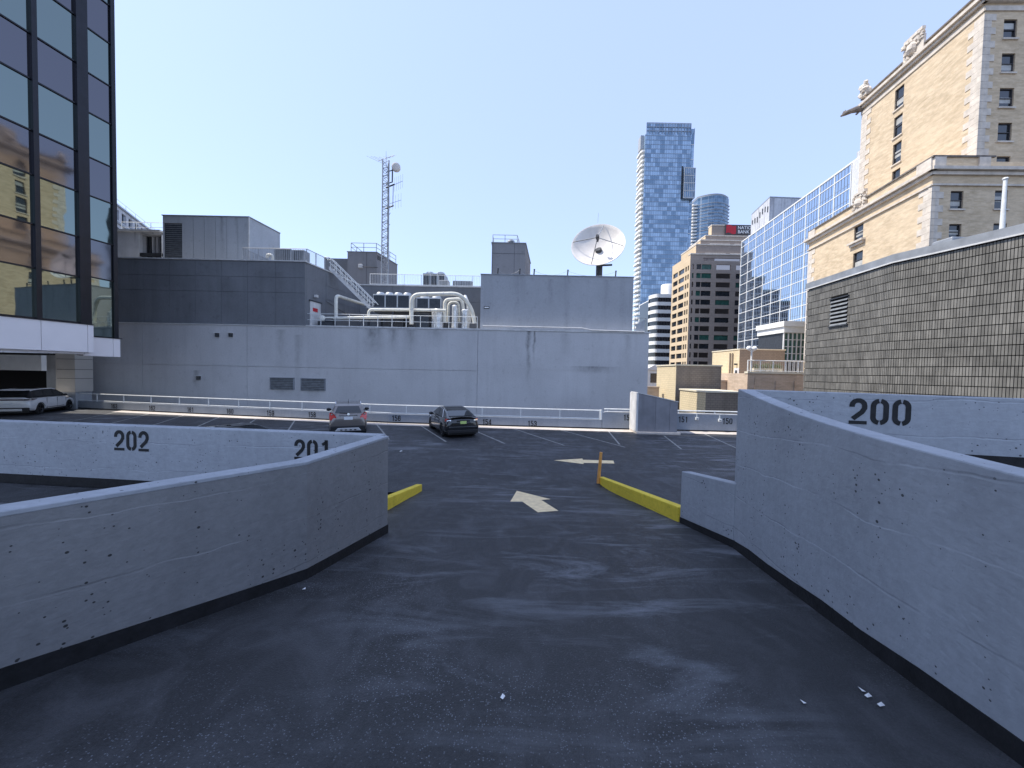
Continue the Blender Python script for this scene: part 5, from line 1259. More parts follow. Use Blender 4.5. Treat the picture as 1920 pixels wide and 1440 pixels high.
# sign
sx0, sx1 = KP(1360, 430).x, KP(1452, 430).x; sz0, sz1 = KP(1385, 438.5).z, KP(1385, 422).z; ys_ = YK+4*1.3-.6
sg = T('bank_sign', 'dark sign with a red flag and white letters topping the brown bank building', 'sign', ((sx0+sx1)/2, ys_, sz0))
k_ = ys_/YK
add('board', B().bb(P(1360, 430, ys_).x, P(1412, 430, ys_).x, ys_, ys_+.35, P(1385, 440, ys_).z, P(1385, 421.5, ys_).z), 'sign_dark', sg)
fb = B(); fa, fc = P(1361.5, 430, ys_).x, P(1380, 430, ys_).x; f0, f1 = P(1371, 437.5, ys_).z, P(1371, 422.5, ys_).z; n_ = 10
for k in range(n_):
    xa, xc_ = fa+(fc-fa)*k/n_, fa+(fc-fa)*(k+1)/n_; wa, wc = .35*math.sin(k/n_*6.28), .35*math.sin((k+1)/n_*6.28); fb.quad((xa, ys_-.06, f0+wa), (xc_, ys_-.06, f0+wc), (xc_, ys_-.06, f1+wc), (xa, ys_-.06, f1+wa))
add('flag_emblem', fb, 'red_sign', sg)
def text_mesh(s, size):
    cu = bpy.data.curves.new('txt', 'FONT'); cu.body = s; cu.size = size; cu.offset = .012*size; o = bpy.data.objects.new('txt', cu); COL.objects.link(o)
    me = bpy.data.meshes.new_from_object(o.evaluated_get(bpy.context.evaluated_depsgraph_get())); bpy.data.objects.remove(o); bpy.data.curves.remove(cu); return me
for s, yb2 in (('NATIONAL', 429.6), ('BANK', 437.3)):
    hgt = P(1385, yb2-6.0, ys_).z-P(1385, yb2, ys_).z
    me = text_mesh(s, hgt*1.38); q = P(1383, yb2, ys_)
    b = B(); b.add([Vector((q.x+v_.co.x, ys_-.08, q.z+v_.co.y)) for v_ in me.vertices], [list(p_.vertices) for p_ in me.polygons]); add('letters', b, 'sign_white', sg, label='white letters '+s)

# ================================================================== white banded building, towers
YV = 205.0; v0, v1, v2 = flat(P(1213, 600, YV+20)), flat(P(1228, 600, YV)), flat(P(1262, 600, YV)); zv = P(1240, 551, YV).z
t = T('banded_building', 'white round-cornered office building with dark window bands left of the bank', 'building', (v1.x, YV, -14))
cn = [(v0.x, v0.y+15), (v0.x, v0.y-8)]+[(v1.x-3.0*math.cos(R(a))+1.5, YV+6.5-6.5*math.sin(R(a))) for a in range(0, 91, 15)]+[(v2.x, YV), (v2.x, YV+30)]
def inset(poly, d):
    cx = sum(p[0] for p in poly)/len(poly); cy = sum(p[1] for p in poly)/len(poly); return [(x+(cx-x)*d, y+(cy-y)*d) for x, y in poly]
add('glass_core', B().prism(inset(cn, .05), -14, zv-.5), 'dark_glass', t)
z = zv; fl2 = 14.6*YV/700
while z > -10:
    add('white_band', B().prism(cn, z-fl2*.46, z), 'white_trim', t)
    for k in range(9):
        x = v1.x+2+(v2.x-v1.x-2)*k/9; add('window_bar', B().bb(x-.12, x+.12, YV+.1, YV+.9, z-fl2+.02, z-fl2*.46-.02), 'sign_dark', t)
    z -= fl2
add('roof_drum', B().lathe([(3.6, -.2), (3.6, 6.4), (3.3, 6.8), (0, 6.8)], 20, (P(1252, 540, YV+8).x, YV+8, zv)), 'white_trim', t, smooth=True)

YT = 300.0
def TP(px, py): return P(px, py, YT)
# the tower stands upright; take its corner lines halfway up
tx0, tx1, tx2 = TP(1203.5, 470).x, TP(1288.5, 470).x, TP(1294, 470).x; ztw = TP(1250, 252).z; zcr = TP(1250, 230).z
t = T('blue_tower', 'tall slender blue glass residential tower with a column of white balconies', 'tower', ((tx0+tx1)/2, YT, -14))
add('facade', B().bb(tx0, tx1, YT, YT+13, -14, ztw), 'tower_blue', t)
add('side_wing', B().bb(tx1+.02, tx2+1.2, YT+2.2, YT+12, -14, TP(1296, 238).z), 'tower_blue', t)
for k in range(12): z = TP(1290, 268+28*k).z; add('wing_slab', B().bb(tx1+.03, tx2+1.3, YT+2.0, YT+12.1, z-.2, z+.2), 'white_trim', t)
zb_ = TP(1196, 283).z; fl3 = 8.52*YT/700; bal = None; k = 0
while zb_ > 5:
    w_ = 2.3 if k % 3 else 2.8
    add('balcony', B().prism([(tx0-w_, YT+3.0), (tx0-w_*.6, YT+.8), (tx0-.02, YT+.5), (tx0-.02, YT+11.5), (tx0-w_, YT+11.5)], zb_, zb_+.5).prism([(tx0-w_, YT+3.0), (tx0-w_*.6, YT+.8), (tx0-.02, YT+.5), (tx0-.02, YT+.65), (tx0-w_*.6+.1, YT+.95), (tx0-w_+.15, YT+3.0), (tx0-w_+.15, YT+11.5), (tx0-w_, YT+11.5)], zb_+.5, zb_+1.4), 'white_trim', t)
    zb_ -= fl3; k += 1
z = ztw-1; k = 0
while z > 0:
    add('floor_line', B().bb(tx0-.05, tx1+.05, YT-.10, YT+.05, z-.14, z+.14), 'blue_bar', t); z -= 3.42; k += 1
bx0, bx1 = TP(1279.5, 360).x, TP(1300, 360).x; bz0, bz1 = TP(1290, 374).z, TP(1290, 318).z
pb_ = add('projecting_box', B().bb(bx0, bx1, YT-2.5, YT+12, bz0, bz1), 'tower_blue_far', t)
for k in range(7): x = bx0+(bx1-bx0)*k/6; add('frame_bar', B().bb(x-.12, x+.12, YT-2.65, YT-2.45, bz0, bz1), 'flash_white', pb_)
for k in range(5): z = bz0+(bz1-bz0)*k/4; add('frame_bar', B().bb(bx0-.1, bx1+.1, YT-2.7, YT-2.46, z-.2, z+.2), 'flash_white', pb_)
add('shadow_reveal', B().bb(bx0-1.2, bx0-.02, YT-.3, YT+2, bz0, TP(1290, 312).z), 'dark_steel', t)
cr = B()
for k in range(15): x = tx0+1+(tx1-tx0-1)*k/14; cr.bb(x-.14, x+.14, YT+.3, YT+.6, ztw, zcr)
for z in (ztw+3, ztw+6, zcr): cr.bb(tx0+.9, tx1, YT+.28, YT+.62, z-.2, z+.2)
add('crown_screen', cr, 'blue_bar', t); add('crown_glass', B().bb(tx0+1, tx1, YT+.7, YT+.9, ztw, zcr-.3), 'tower_blue', t); add('roof_plant', B().bb(tx0+4, tx1-3, YT+3, YT+10, ztw, ztw+4.2), 'dark_steel', t)
add('crown_fin', B().add([(tx1+.5, YT+2, ztw-6), (tx2+1.2, YT+2, ztw-6), (tx2+1.4, YT+2, TP(1298, 236).z), (tx1+.5, YT+6, ztw-6), (tx2+1.2, YT+6, ztw-6), (tx2+1.4, YT+6, TP(1298, 236).z)], [[0, 1, 2], [5, 4, 3], [0, 3, 4, 1], [1, 4, 5, 2], [2, 5, 3, 0]]), 'tower_blue_far', t)
add('roof_screen_box', B().bb(tx0-2.6, tx0-.05, YT+3, YT+9, TP(1200, 275).z, TP(1200, 249).z), 'grey_plaster', t)

Y5 = 430.0; r0, r1 = P(1303, 400, Y5).x, P(1374, 400, Y5).x; z5 = P(1340, 366, Y5).z
t = T('curved_tower', 'distant curved dark blue glass tower with balconies behind the bank building', 'tower', ((r0+r1)/2, Y5, -14))
xm = r0+(r1-r0)*.16
arc_ = [(xm+(r1-xm)*k/12, Y5+9*(2*k/12-1)**2) for k in range(13)]
add('facade', B().prism(arc_+[(r1, Y5+40), (xm, Y5+40)], -14, z5), 'tower_blue_far', t)
add('balcony_core', B().prism([(r0+3, Y5+12), (xm, Y5+9), (xm, Y5+30), (r0+3, Y5+30)], -14, P(1310, 376, Y5).z), 'tower_blue_far', t)
z = P(1310, 379, Y5).z; k = 0
while z > 60:
    add('balcony', B().prism([(r0, Y5+10), (r0+1.5, Y5+7.5), (xm-.2, Y5+8), (xm-.2, Y5+14), (r0, Y5+14)], z, z+1.3), 'white_trim', t)
    add('floor_band', B().prism([(x, y-.3) for x, y in arc_]+[(x, y+.5) for x, y in arc_[::-1]], z-.3, z+.4), 'flash_grey', t)
    add('end_balcony', B().bb(r1-.5, r1+1.6, Y5+9.5, Y5+14, z, z+1.0), 'flash_grey', t)
    z -= 3.75; k += 1
add('crown', B().prism([(x, y+1) for x, y in arc_]+[(r1, Y5+30), (xm, Y5+30)], z5, z5+2.5), 'flash_grey', t)

# ================================================================== pale apartment building far left
Y6 = 75.0; m0, m1 = flat(P(150, 420, 62)), flat(P(303, 420, 92)); tm = (m1-m0).normalized(); Lm = (m1-m0).length; nm_ = Vector((tm.y, -tm.x, 0)); nm_ = nm_ if nm_.dot(-m0) > 0 else -nm_
z6a = P(222, 384, 76).z
t = T('pale_apartment_block', 'pale apartment block with blue windows behind the stained rooftop enclosure', 'building', (m0.x, 76, -14))
s220, _ = on_plane(222, 390, m0, tm); zt6 = on_plane(222, 385, m0, tm)[1]
hl = []
for j in range(4):
    for i in range(9):
        s_ = Lm*(.25+i*.083); hl.append((s_, s_+Lm*.05, zt6-2.9-j*3.3, zt6-1.0-j*3.3))
b = B(); wall_holes(b, m0, tm, Lm, -14, zt6, hl, .3, nm_); add('wall', b, 'stained_white', t)
for (a, c, z0, z1) in hl:
    f_ = add('window', B().obox(m0+tm*a-nm_*.3+Z*z0, tm*(c-a), -nm_*.05, Z*(z1-z0)), 'blue_mirror', t); add('mullion', B().obox(m0+tm*(a+(c-a)*.55)-nm_*.28+Z*z0, tm*.12, nm_*.1, Z*(z1-z0)), 'dark_steel', f_)
for j in range(5): add('floor_band', B().obox(m0+Z*(zt6-.35-j*3.3)-nm_*.05, tm*Lm, nm_*.25, Z*.35), 'flash_grey', t)
add('core', B().prism([tuple((m0-nm_*.5).xy), tuple((m1-nm_*.5).xy), (m1.x-20, m1.y-5), (m0.x-20, m0.y-5)], -14, zt6-.2), 'stained_white', t)
rail('roof_rail', 'thin roof rail along the top of the pale apartment block', [tuple(m0+Z*zt6-nm_*.4), tuple(m1+Z*zt6-nm_*.4)], 1.3, 'galv', 4, r=.035)

# ================================================================== beige roof buildings beyond the parapet
def beige(name, label, pxn, pxf, pxr, pytop, yn, zlow=-14, front='block_shade_brown', side='beige_block', cap_m='cream_cap', yback=None):
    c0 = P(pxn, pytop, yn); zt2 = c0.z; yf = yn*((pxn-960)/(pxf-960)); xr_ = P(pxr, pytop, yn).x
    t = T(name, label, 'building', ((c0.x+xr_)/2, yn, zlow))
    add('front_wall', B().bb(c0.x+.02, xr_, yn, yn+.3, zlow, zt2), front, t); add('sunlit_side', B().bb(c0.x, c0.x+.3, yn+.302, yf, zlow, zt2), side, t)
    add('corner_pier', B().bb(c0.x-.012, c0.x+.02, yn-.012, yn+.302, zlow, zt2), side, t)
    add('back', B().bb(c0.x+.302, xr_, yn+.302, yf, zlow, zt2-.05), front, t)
    add('coping', B().bb(c0.x-.08, xr_+.08, yn-.08, yf+.08, zt2, zt2+.14), cap_m, t)
    return t, c0, yf, xr_
beige('block_building', 'cream block walled roof building with its front coloured dark for shade right of the grey building', 1268, 1232, 1353, 685.5, 39.0)
beige('block_building', 'low cream block building with a stained front coloured dark for shade just beyond the parapet', 1323, 1275, 1400, 736, 33.0)
tb_, c0, yf, xr_ = beige('block_building', 'taller cream block building with a pipe and door on its sunlit side', 1387, 1336, 1472, 655.5, 50.0)
def on_side(px, py, x): d = ray(px, py); k = (x-CAM.x)/d.x; return CAM+d*k
for px in (1369, 1373.5): a = on_side(px, 662, c0.x-.12); c = on_side(px, 714, c0.x-.12); add('wall_pipe', B().tube([Vector((c0.x-.12, a.y, a.z)), Vector((c0.x-.12, a.y, c.z))], .09, 6), 'block_shade_brown', tb_)
a = on_side(1381, 700, c0.x-.03); zd = on_side(1381, 690, c0.x).z; dd = add('door', B().bb(c0.x-.06, c0.x, a.y-.5, a.y+.6, zd-2.3, zd), 'flash_white', tb_); add('door_window', B().bb(c0.x-.08, c0.x-.055, a.y-.2, a.y+.3, zd-.9, zd-.3), 'dark_glass', dd); add('door_lamp', B().bb(c0.x-.35, c0.x, a.y-.1, a.y+.15, zd+.4, zd+.6), 'dark_steel', tb_)
q = P(1351, 715.5, 46); one('low_wall', B().bb(q.x, P(1404, 715, 46).x, 46, 46.4, -14, q.z).bb(q.x-.1, P(1404, 715, 46).x, 45.9, 46.5, q.z, q.z+.2), 'pink_brick', 'low pink brick wall below the taller cream block building', 'wall')
Yt = 42.0; a, c = P(1402, 700, Yt), P(1513, 700, Yt)
t = T('terrace_building', 'pinkish brick terrace building with a cream coping below the white railing', 'building', ((a.x+c.x)/2, Yt, -14))
add('wall', B().bb(a.x, c.x+3, Yt, Yt+14, -14, a.z), 'pink_brick', t); add('coping', B().bb(a.x-.08, c.x+3, Yt-.1, Yt+.5, a.z, a.z+.22), 'cream_cap', t)
for px, py0 in ((1416, 706), (1455, 715), (1490, 715)): x = P(px, py0, Yt).x; add('downpipe', B().bb(x-.04, x+.04, Yt-.08, Yt, -2, P(px, py0, Yt).z), 'pink_brick', t)
zr0 = a.z+.22
rail('terrace_rail', 'white panelled railing on the pinkish brick terrace building', [(a.x+.1, Yt+.2, zr0), (c.x+2, Yt+.2, zr0)], 1.25, 'white_trim', 1.55, .22, r=.06)
rnd = random.Random(6)
for i, px in enumerate((1416, 1427, 1438, 1449, 1460)):
    q = P(px, 690, Yt+.9); q.z = zr0
    tt = T('planter_shrub', 'small shrub in a box behind the white terrace railing, number %s from the left lamp' % ('one', 'two', 'three', 'four', 'five')[i], 'shrub', q, 0, 'shrubs behind the terrace railing')
    tt['label'] = ('small leafy shrub behind the terrace railing next to the globe lamp', 'small leafy shrub behind the terrace railing, second from the globe lamp', 'small leafy shrub behind the terrace railing, third from the globe lamp', 'small leafy shrub behind the terrace railing, fourth from the globe lamp', 'small leafy shrub behind the terrace railing, furthest right of five')[i]
    add('planter', B().box(q+Z*.2, (.6, .4, .4)), 'cream_cap', tt); b = B()
    for k in range(90):
        p_ = q+Vector((rnd.gauss(0, .2), rnd.gauss(0, .15), .45+abs(rnd.gauss(.2, .2)))); u = Vector((rnd.uniform(-1, 1), rnd.uniform(-1, 1), rnd.uniform(-1, 1))).normalized()*.07; w_ = u.orthogonal().normalized()*.045; b.add([p_-u, p_+w_, p_+u, p_-w_], [[0, 1, 2, 3]])
    add('leaves', b, 'leaf', tt)['kind'] = 'stuff'
q = P(1408, 694, Yt+.3); q.z = zr0; zt2 = P(1408, 653, Yt+.3).z
t = T('globe_lamp', 'white lamp post with two white globes on the terrace corner', 'lamp', q)
add('post', B().tube([q, Vector((q.x, q.y, zt2))], .09, 10), 'white_trim', t, smooth=True)
for s_ in (-.28, .28): add('globe', B().blob((q.x+s_*1.15, q.y, zt2), .26, 1, 0, 14), 'sign_white', t, smooth=True); add('arm', B().tube([(q.x, q.y, zt2-.4), (q.x+s_*1.15, q.y, zt2-.22)], .04, 6), 'white_trim', t)
# green glazed conservatory
Yc = 57.0; a, c = P(1471, 625, Yc), P(1535, 625, Yc); zc1 = P(1490, 603, Yc).z; zc0 = P(1490, 624, Yc).z; zb0 = P(1490, 676, Yc).z
t = T('conservatory', 'white conservatory with green panes and a deep cornice beside the tiled wall', 'building', ((a.x+c.x)/2, Yc, zb0-3))
add('cornice', B().bb(a.x-.5, c.x, Yc-.5, Yc+6, zc0+.9, zc1).bb(a.x-.25, c.x, Yc-.25, Yc+6, zc0, zc0+.9), 'white_trim', t)
nx_ = 8; wq = (c.x-a.x)/nx_; hz = (zc0-zb0)/4
for i in range(nx_):
    for j in range(4): add('pane', B().bb(a.x+i*wq+.07, a.x+(i+1)*wq-.07, Yc+.12, Yc+.16, zb0+j*hz+.06, zb0+(j+1)*hz-.06), 'green_glass', t)
for i in range(nx_+1): x = a.x+i*wq; add('mullion', B().bb(x-.08, x+.08, Yc, Yc+.2, zb0-3, zc0), 'white_trim', t)
for j in range(5): z = zb0+j*hz; add('transom', B().bb(a.x, c.x, Yc+.03, Yc+.19, z-.05, z+.05), 'white_trim', t)
add('base_wall', B().bb(a.x, c.x, Yc, Yc+6, -14, zb0-.06), 'white_trim', t); add('core', B().bb(a.x, c.x, Yc+.25, Yc+6, zb0-.06, zc0), 'dark_steel', t)
# little things in the gap beside the grey building
q = P(1222, 700, 60); t = T('gap_house', 'small white gabled roof house seen in the gap beside the grey building', 'house', (q.x, 60, -14))
z1 = P(1222, 694, 60).z; add('wall', B().bb(q.x-1.0, q.x+1.6, 60, 64, -14, z1), 'white_trim', t); add('roof', B().add([(q.x-1.2, 59.8, z1), (q.x+1.8, 59.8, z1), (q.x+.3, 59.8, z1+.8), (q.x-1.2, 64, z1), (q.x+1.8, 64, z1), (q.x+.3, 64, z1+.8)], [[0, 1, 2], [5, 4, 3], [0, 2, 5, 3], [1, 4, 5, 2], [0, 3, 4, 1]]), 'flash_white', t)
add('window', B().bb(q.x-.2, q.x+.8, 59.95, 60.01, z1-2, z1-.5), 'dark_glass', t)
q = P(1214, 727, 42); one('brown_wall', B().bb(q.x-.5, P(1236, 727, 42).x, 42, 42.4, -14, q.z).bb(q.x-.5, P(1236, 727, 42).x, 41.9, 42.5, q.z, q.z+.15), 'pink_brick', 'low brown wall in the gap between the grey building and the cream block', 'wall')
# ================================================================== cars
def paint(name, c, rough=.28, metal=.3, coat=1.0):
    s = N(name); s.color(s.ramp(s.noise(3, 3), [(.3, sc(c, .95)), (.7, sc(c, 1.05))])); return s.pr(rough, metal, .5, coat)
paint('paint_white', (.74, .74, .75), .3, 0); paint('paint_black', (.010, .010, .012), .2, .1); paint('paint_bronze', (.21, .185, .17), .3, .6); paint('paint_dark', (.03, .032, .036), .25, .2)
plain('car_glass', (.012, .014, .016), .03, 0, var=.1, spec=1.0); plain('tyre', (.018, .018, .019), .85, var=.2, scale=12); plain('rim', (.42, .43, .45), .3, .9, var=.08); plain('rim_dark', (.05, .05, .055), .35, .7, var=.1)
plain('trim_black', (.016, .016, .018), .5, var=.2); plain('chrome', (.75, .75, .77), .12, 1.0, var=.03); plain('tail_red', (.62, .03, .02), .15, 0, var=.2, scale=14, spec=.8, coat=1); plain('tail_dark', (.06, .012, .014), .12, 0, var=.2, spec=.9, coat=1)
plain('plate', (.72, .74, .76), .5, var=.04); plain('plate_green', (.55, .68, .22), .5, var=.15, scale=30); plain('silver_plastic', (.55, .55, .56), .4, .4, var=.05)

def applied(objs, mods):
    """evaluate an object with its modifiers and return the mesh"""
    dg = bpy.context.evaluated_depsgraph_get(); dg.update(); return bpy.data.meshes.new_from_object(objs.evaluated_get(dg))

def car(name, label, loc, heading, S, group):
    L, Wd, H = S['L'], S['W'], S['H']; hw = Wd/2
    t = T(name, label, 'car', loc, heading, group)            # local axes: +x is the nose
    A = lambda nm, b, m, parent=t, **kw: add(nm, b, m, parent, local=True, **kw)
    # ---- lower body: lofted rings, then the wheel arches are cut out
    b = B(); rings = []
    for (x, z0, z1, zs, wl, wm, ws) in S['body']:
        x = x*L; half = [(0, z0), (wl*hw*.8, z0), (wl*hw, z0+.06), (wm*hw, z1*.55+z0*.45), (wm*hw, z1), (ws*hw, zs-.02), (ws*hw*.6, zs+.012), (0, zs+.02)]
        ring = half+[(-y, z) for y, z in half[-2:0:-1]]; rings.append([(x, y, z) for y, z in ring])
    n = len(rings[0]); vs_ = [p for r_ in rings for p in r_]
    fs = [[i*n+k, i*n+(k+1) % n, (i+1)*n+(k+1) % n, (i+1)*n+k] for i in range(len(rings)-1) for k in range(n)]+[list(range(n))[::-1], [(len(rings)-1)*n+k for k in range(n)]]
    b.add(vs_, fs); body = A('body', b, S['paint'], smooth=False)
    body.modifiers.new('s', 'SUBSURF').levels = 2; body.modifiers['s'].render_levels = 2
    cuts = []; wr = S['wr']
    for wx in S['axles']:
        cb = B().tube([(wx*L, -hw*1.2, wr), (wx*L, hw*1.2, wr)], wr*1.15, 28); c_ = add('cutter', cb, 'trim_black', t, local=True); cuts.append(c_)
        md = body.modifiers.new('c', 'BOOLEAN'); md.operation = 'DIFFERENCE'; md.object = c_; md.solver = 'EXACT'
    me = applied(body, None); body.modifiers.clear(); body.data = me
    for c_ in cuts: bpy.data.objects.remove(c_)
    me.materials.clear(); me.materials.append(MATS[S['paint']])
    for p in me.polygons: p.use_smooth = True
    md = body.modifiers.new('e', 'EDGE_SPLIT'); md.split_angle = R(40)
    for wx in S['axles']: A('wheel_well', B().tube([(wx*L, -hw*.80, wr), (wx*L, hw*.80, wr)], wr*1.13, 20), 'trim_black')
    A('underbody', B().bb(-L*.46, L*.46, -hw*.8, hw*.8, .17, .34), 'trim_black')
    # ---- cabin: side profile with tumblehome
    prof = [(x*L, z) for x, z in S['cabin']]; zb, zt_c = min(z for _, z in prof), max(z for _, z in prof); wb, wt = S['wb']*hw, S['wt']*hw
    wf = lambda z: wb+(wt-wb)*(z-zb)/(zt_c-zb)
    n = len(prof); b = B(); b.add([(x, wf(z), z) for x, z in prof]+[(x, -wf(z), z) for x, z in prof], [list(range(n)), list(range(n, 2*n))[::-1]]+[[i, (i+1) % n, n+(i+1) % n, n+i] for i in range(n)])
    A('cabin', b, S.get('cabin_paint', S['paint']), bevel=.05)
    for poly in S['side_glass']:
        for sg in (1, -1):
            A('side_window', B().add([(x*L, sg*(wf(z)+.008), z) for x, z in poly], [list(range(len(poly)))]), 'car_glass')
    def endglass(nm, i0, i1, mx, e0=.06, e1=.06):
        (xa, za), (xc, zc_) = prof[i0], prof[i1]; d = Vector((xc-xa, 0, zc_-za)); nr = Vector((d.z, 0, -d.x)).normalized(); cen = Vector((sum(x for x, _ in prof)/n, 0, (zb+zt_c)/2))
        p = Vector((xa, 0, za))+d*e0; q = Vector((xc, 0, zc_))-d*e1
        if nr.dot(p-cen) < 0: nr = -nr
        y0, y1 = wf(p.z)-mx, wf(q.z)-mx; cr = .12
        return A(nm, B().add([p+nr*.012+Vector((0, y0, 0)), p+nr*.014+Vector((0, 0, 0)), p+nr*.012-Vector((0, y0, 0)), q+nr*.012-Vector((0, y1, 0)), q+nr*.012+Vector((0, y1, 0))], [[0, 1, 2, 3, 4]]), 'car_glass')
    for a in S['end_glass']: endglass(*a)
    # ---- wheels
    for wx in S['axles']:
        for sg in (1, -1):
            o = Vector((wx*L, sg*(hw-.13), wr)); w_ = A('wheel', B().lathe([(wr*.62, -.11), (wr*.93, -.11), (wr, -.07), (wr, .07), (wr*.93, .11), (wr*.62, .11)], 28, o, (0, sg, 0)), 'tyre', smooth=True)
            rb = B().lathe([(wr*.66, .10), (wr*.60, .07), (wr*.57, -.05), (0, -.04)], 24, o, (0, sg, 0)); 
            for k in range(S.get('spokes', 5)):
                a = 2*math.pi*k/S.get('spokes', 5); d = Vector((math.cos(a), 0, math.sin(a))); sd2 = Vector((-d.z, 0, d.x)); rb.obox(o+Vector((0, sg*.03, 0))-sd2*.03, d*wr*.6, sd2*.06, Vector((0, sg*.05, 0)))
            A('rim', rb, S.get('rim', 'rim'), w_)
    # ---- mirrors, lamps, trim
    for sg in (1, -1):
        mx, mz = S['mirror']; m_ = A('wing_mirror', B().blob((mx*L, sg*(hw+.10), mz), (.10, .13, .09), 2, .03, 10), S.get('mirror_m', 'trim_black'), smooth=True); A('mirror_arm', B().tube([(mx*L+.02, sg*(hw-.10), mz-.06), (mx*L, sg*(hw+.06), mz-.02)], .025, 6), 'trim_black', m_)
        hx, hz = S['headlamp']; A('headlight', B().blob((hx*L, sg*hw*.70, hz), (.16, .20, .07), 1, .0, 10), 'chrome', smooth=True)
        A('sill_trim', B().obox((-L*.24, sg*hw*.965-.015, .24), (L*.49, 0, 0), (0, .03, 0), (0, 0, .11)), 'trim_black')
        for x in S['handles']: A('door_handle', B().obox((x*L, sg*(hw*S['handle_w'])-.015, S['handle_z']), (.2, 0, 0), (0, .03, 0), (0, 0, .028)), S.get('handle_m', S['paint']))
        for x in S['shuts']: A('door_gap', B().obox((x*L, sg*(hw*.985)-.008, .36), (.012, 0, 0), (0, .016, 0), (0, 0, S['belt']-.44)), 'trim_black')
    S['extra'](t, A, L, hw)
    return t

def rb(A, nm, x, y0, y1, z0, z1, m, d=.03, taper=0.0, parent=None, **kw):      # a plate on the tail facing backwards
    b = B().add([(x-d, y0, z0), (x-d, y1, z0), (x-d+taper, y1, z1), (x-d+taper, y0, z1), (x+.10, y0, z0), (x+.10, y1, z0), (x+.10+taper, y1, z1), (x+.10+taper, y0, z1)], [[0, 1, 2, 3], [7, 6, 5, 4], [0, 4, 5, 1], [1, 5, 6, 2], [2, 6, 7, 3], [3, 7, 4, 0]])
    return A(nm, b, m, parent, **kw) if parent else A(nm, b, m, **kw)

# -- black saloon
def ex_sedan(t, A, L, hw):
    xr_ = -L/2
    for sg in (1, -1):
        b = B().add([(xr_+.045, sg*hw*.42, .86), (xr_+.075, sg*hw*.70, .84), (xr_+.34, sg*hw*.955, .87), (xr_+.33, sg*hw*.935, .985), (xr_+.09, sg*hw*.68, .985), (xr_+.06, sg*hw*.42, .93)], [[0, 1, 2, 3, 4, 5]]); A('tail_light', b, 'tail_red')
        b = B().add([(xr_+.060, sg*hw*.52, .875), (xr_+.075, sg*hw*.70, .86), (xr_+.23, sg*hw*.89, .89), (xr_+.22, sg*hw*.88, .95), (xr_+.082, sg*hw*.68, .95)], [[0, 1, 2, 3, 4]]); b.v = [p+Vector((-.012, sg*.006, 0)) for p in b.v]; A('lamp_lens', b, 'chrome')
    rb(A, 'number_plate', xr_+.03, -.16, .16, .74, .88, 'plate_green', .03)
    rb(A, 'plate_recess', xr_+.05, -.34, .34, .70, .91, 'trim_black', .03)
    rb(A, 'lower_bumper', xr_+.035, -hw*.86, hw*.86, .26, .44, 'trim_black', .03, bevel=.03)
    rb(A, 'bumper_crease', xr_+.0, -hw*.80, hw*.80, .585, .60, 'chrome', .012)
    A('boot_spoiler', B().add([(xr_+.06, -hw*.72, 1.075), (xr_+.06, hw*.72, 1.075), (xr_+.30, hw*.80, 1.085), (xr_+.30, -hw*.80, 1.085), (xr_+.06, -hw*.72, 1.10), (xr_+.06, hw*.72, 1.10)], [[0, 1, 2, 3], [4, 5, 1, 0], [5, 4, 3, 2]]), 'trim_black')
    A('window_trim', B().tube([(-.30*L, hw*.90, 1.0), (-.18*L, hw*.72, 1.345), (.02*L, hw*.675, 1.415)], .013, 5), 'chrome')
SED = dict(L=4.69, W=1.85, H=1.44, wr=.335, axles=(-.305, .307), paint='paint_black', wb=.90, wt=.66, belt=.95, spokes=9, rim='rim_dark', mirror=(.13, 1.0), headlamp=(.45, .68), handles=(-.14, .03), handle_w=.985, handle_z=.83, shuts=(-.175, .03, .215),
    body=[(-.5, .40, .62, .80, .70, .76, .62), (-.485, .26, .66, 1.00, .86, .93, .80), (-.42, .20, .70, 1.07, .93, .985, .84), (-.30, .19, .72, 1.04, .97, 1.0, .92), (-.1, .17, .70, .99, .99, .99, .93), (.15, .17, .70, .97, .99, .99, .93), (.28, .19, .68, .93, .97, 1.0, .88), (.40, .20, .62, .84, .93, .97, .76), (.47, .24, .52, .70, .82, .88, .62), (.5, .34, .50, .60, .62, .66, .5)],
    cabin=[(-.455, .99), (-.37, 1.13), (-.26, 1.30), (-.13, 1.42), (-.02, 1.443), (.08, 1.40), (.17, 1.22), (.29, .95)],
    side_glass=[[(-.33, 1.03), (-.24, 1.25), (-.14, 1.355), (-.075, 1.375), (-.07, 1.0)], [(-.055, 1.0), (-.06, 1.378), (.0, 1.375), (.07, 1.33), (.13, 1.21), (.20, 1.01)]],
    end_glass=[('rear_window', 1, 2, .13, -.25, .0), ('rear_window', 2, 3, .12, .0, .05), ('roof_glass', 3, 4, .10, .08, .02), ('windscreen', 6, 7, .12), ('windscreen', 5, 6, .12)], extra=ex_sedan)

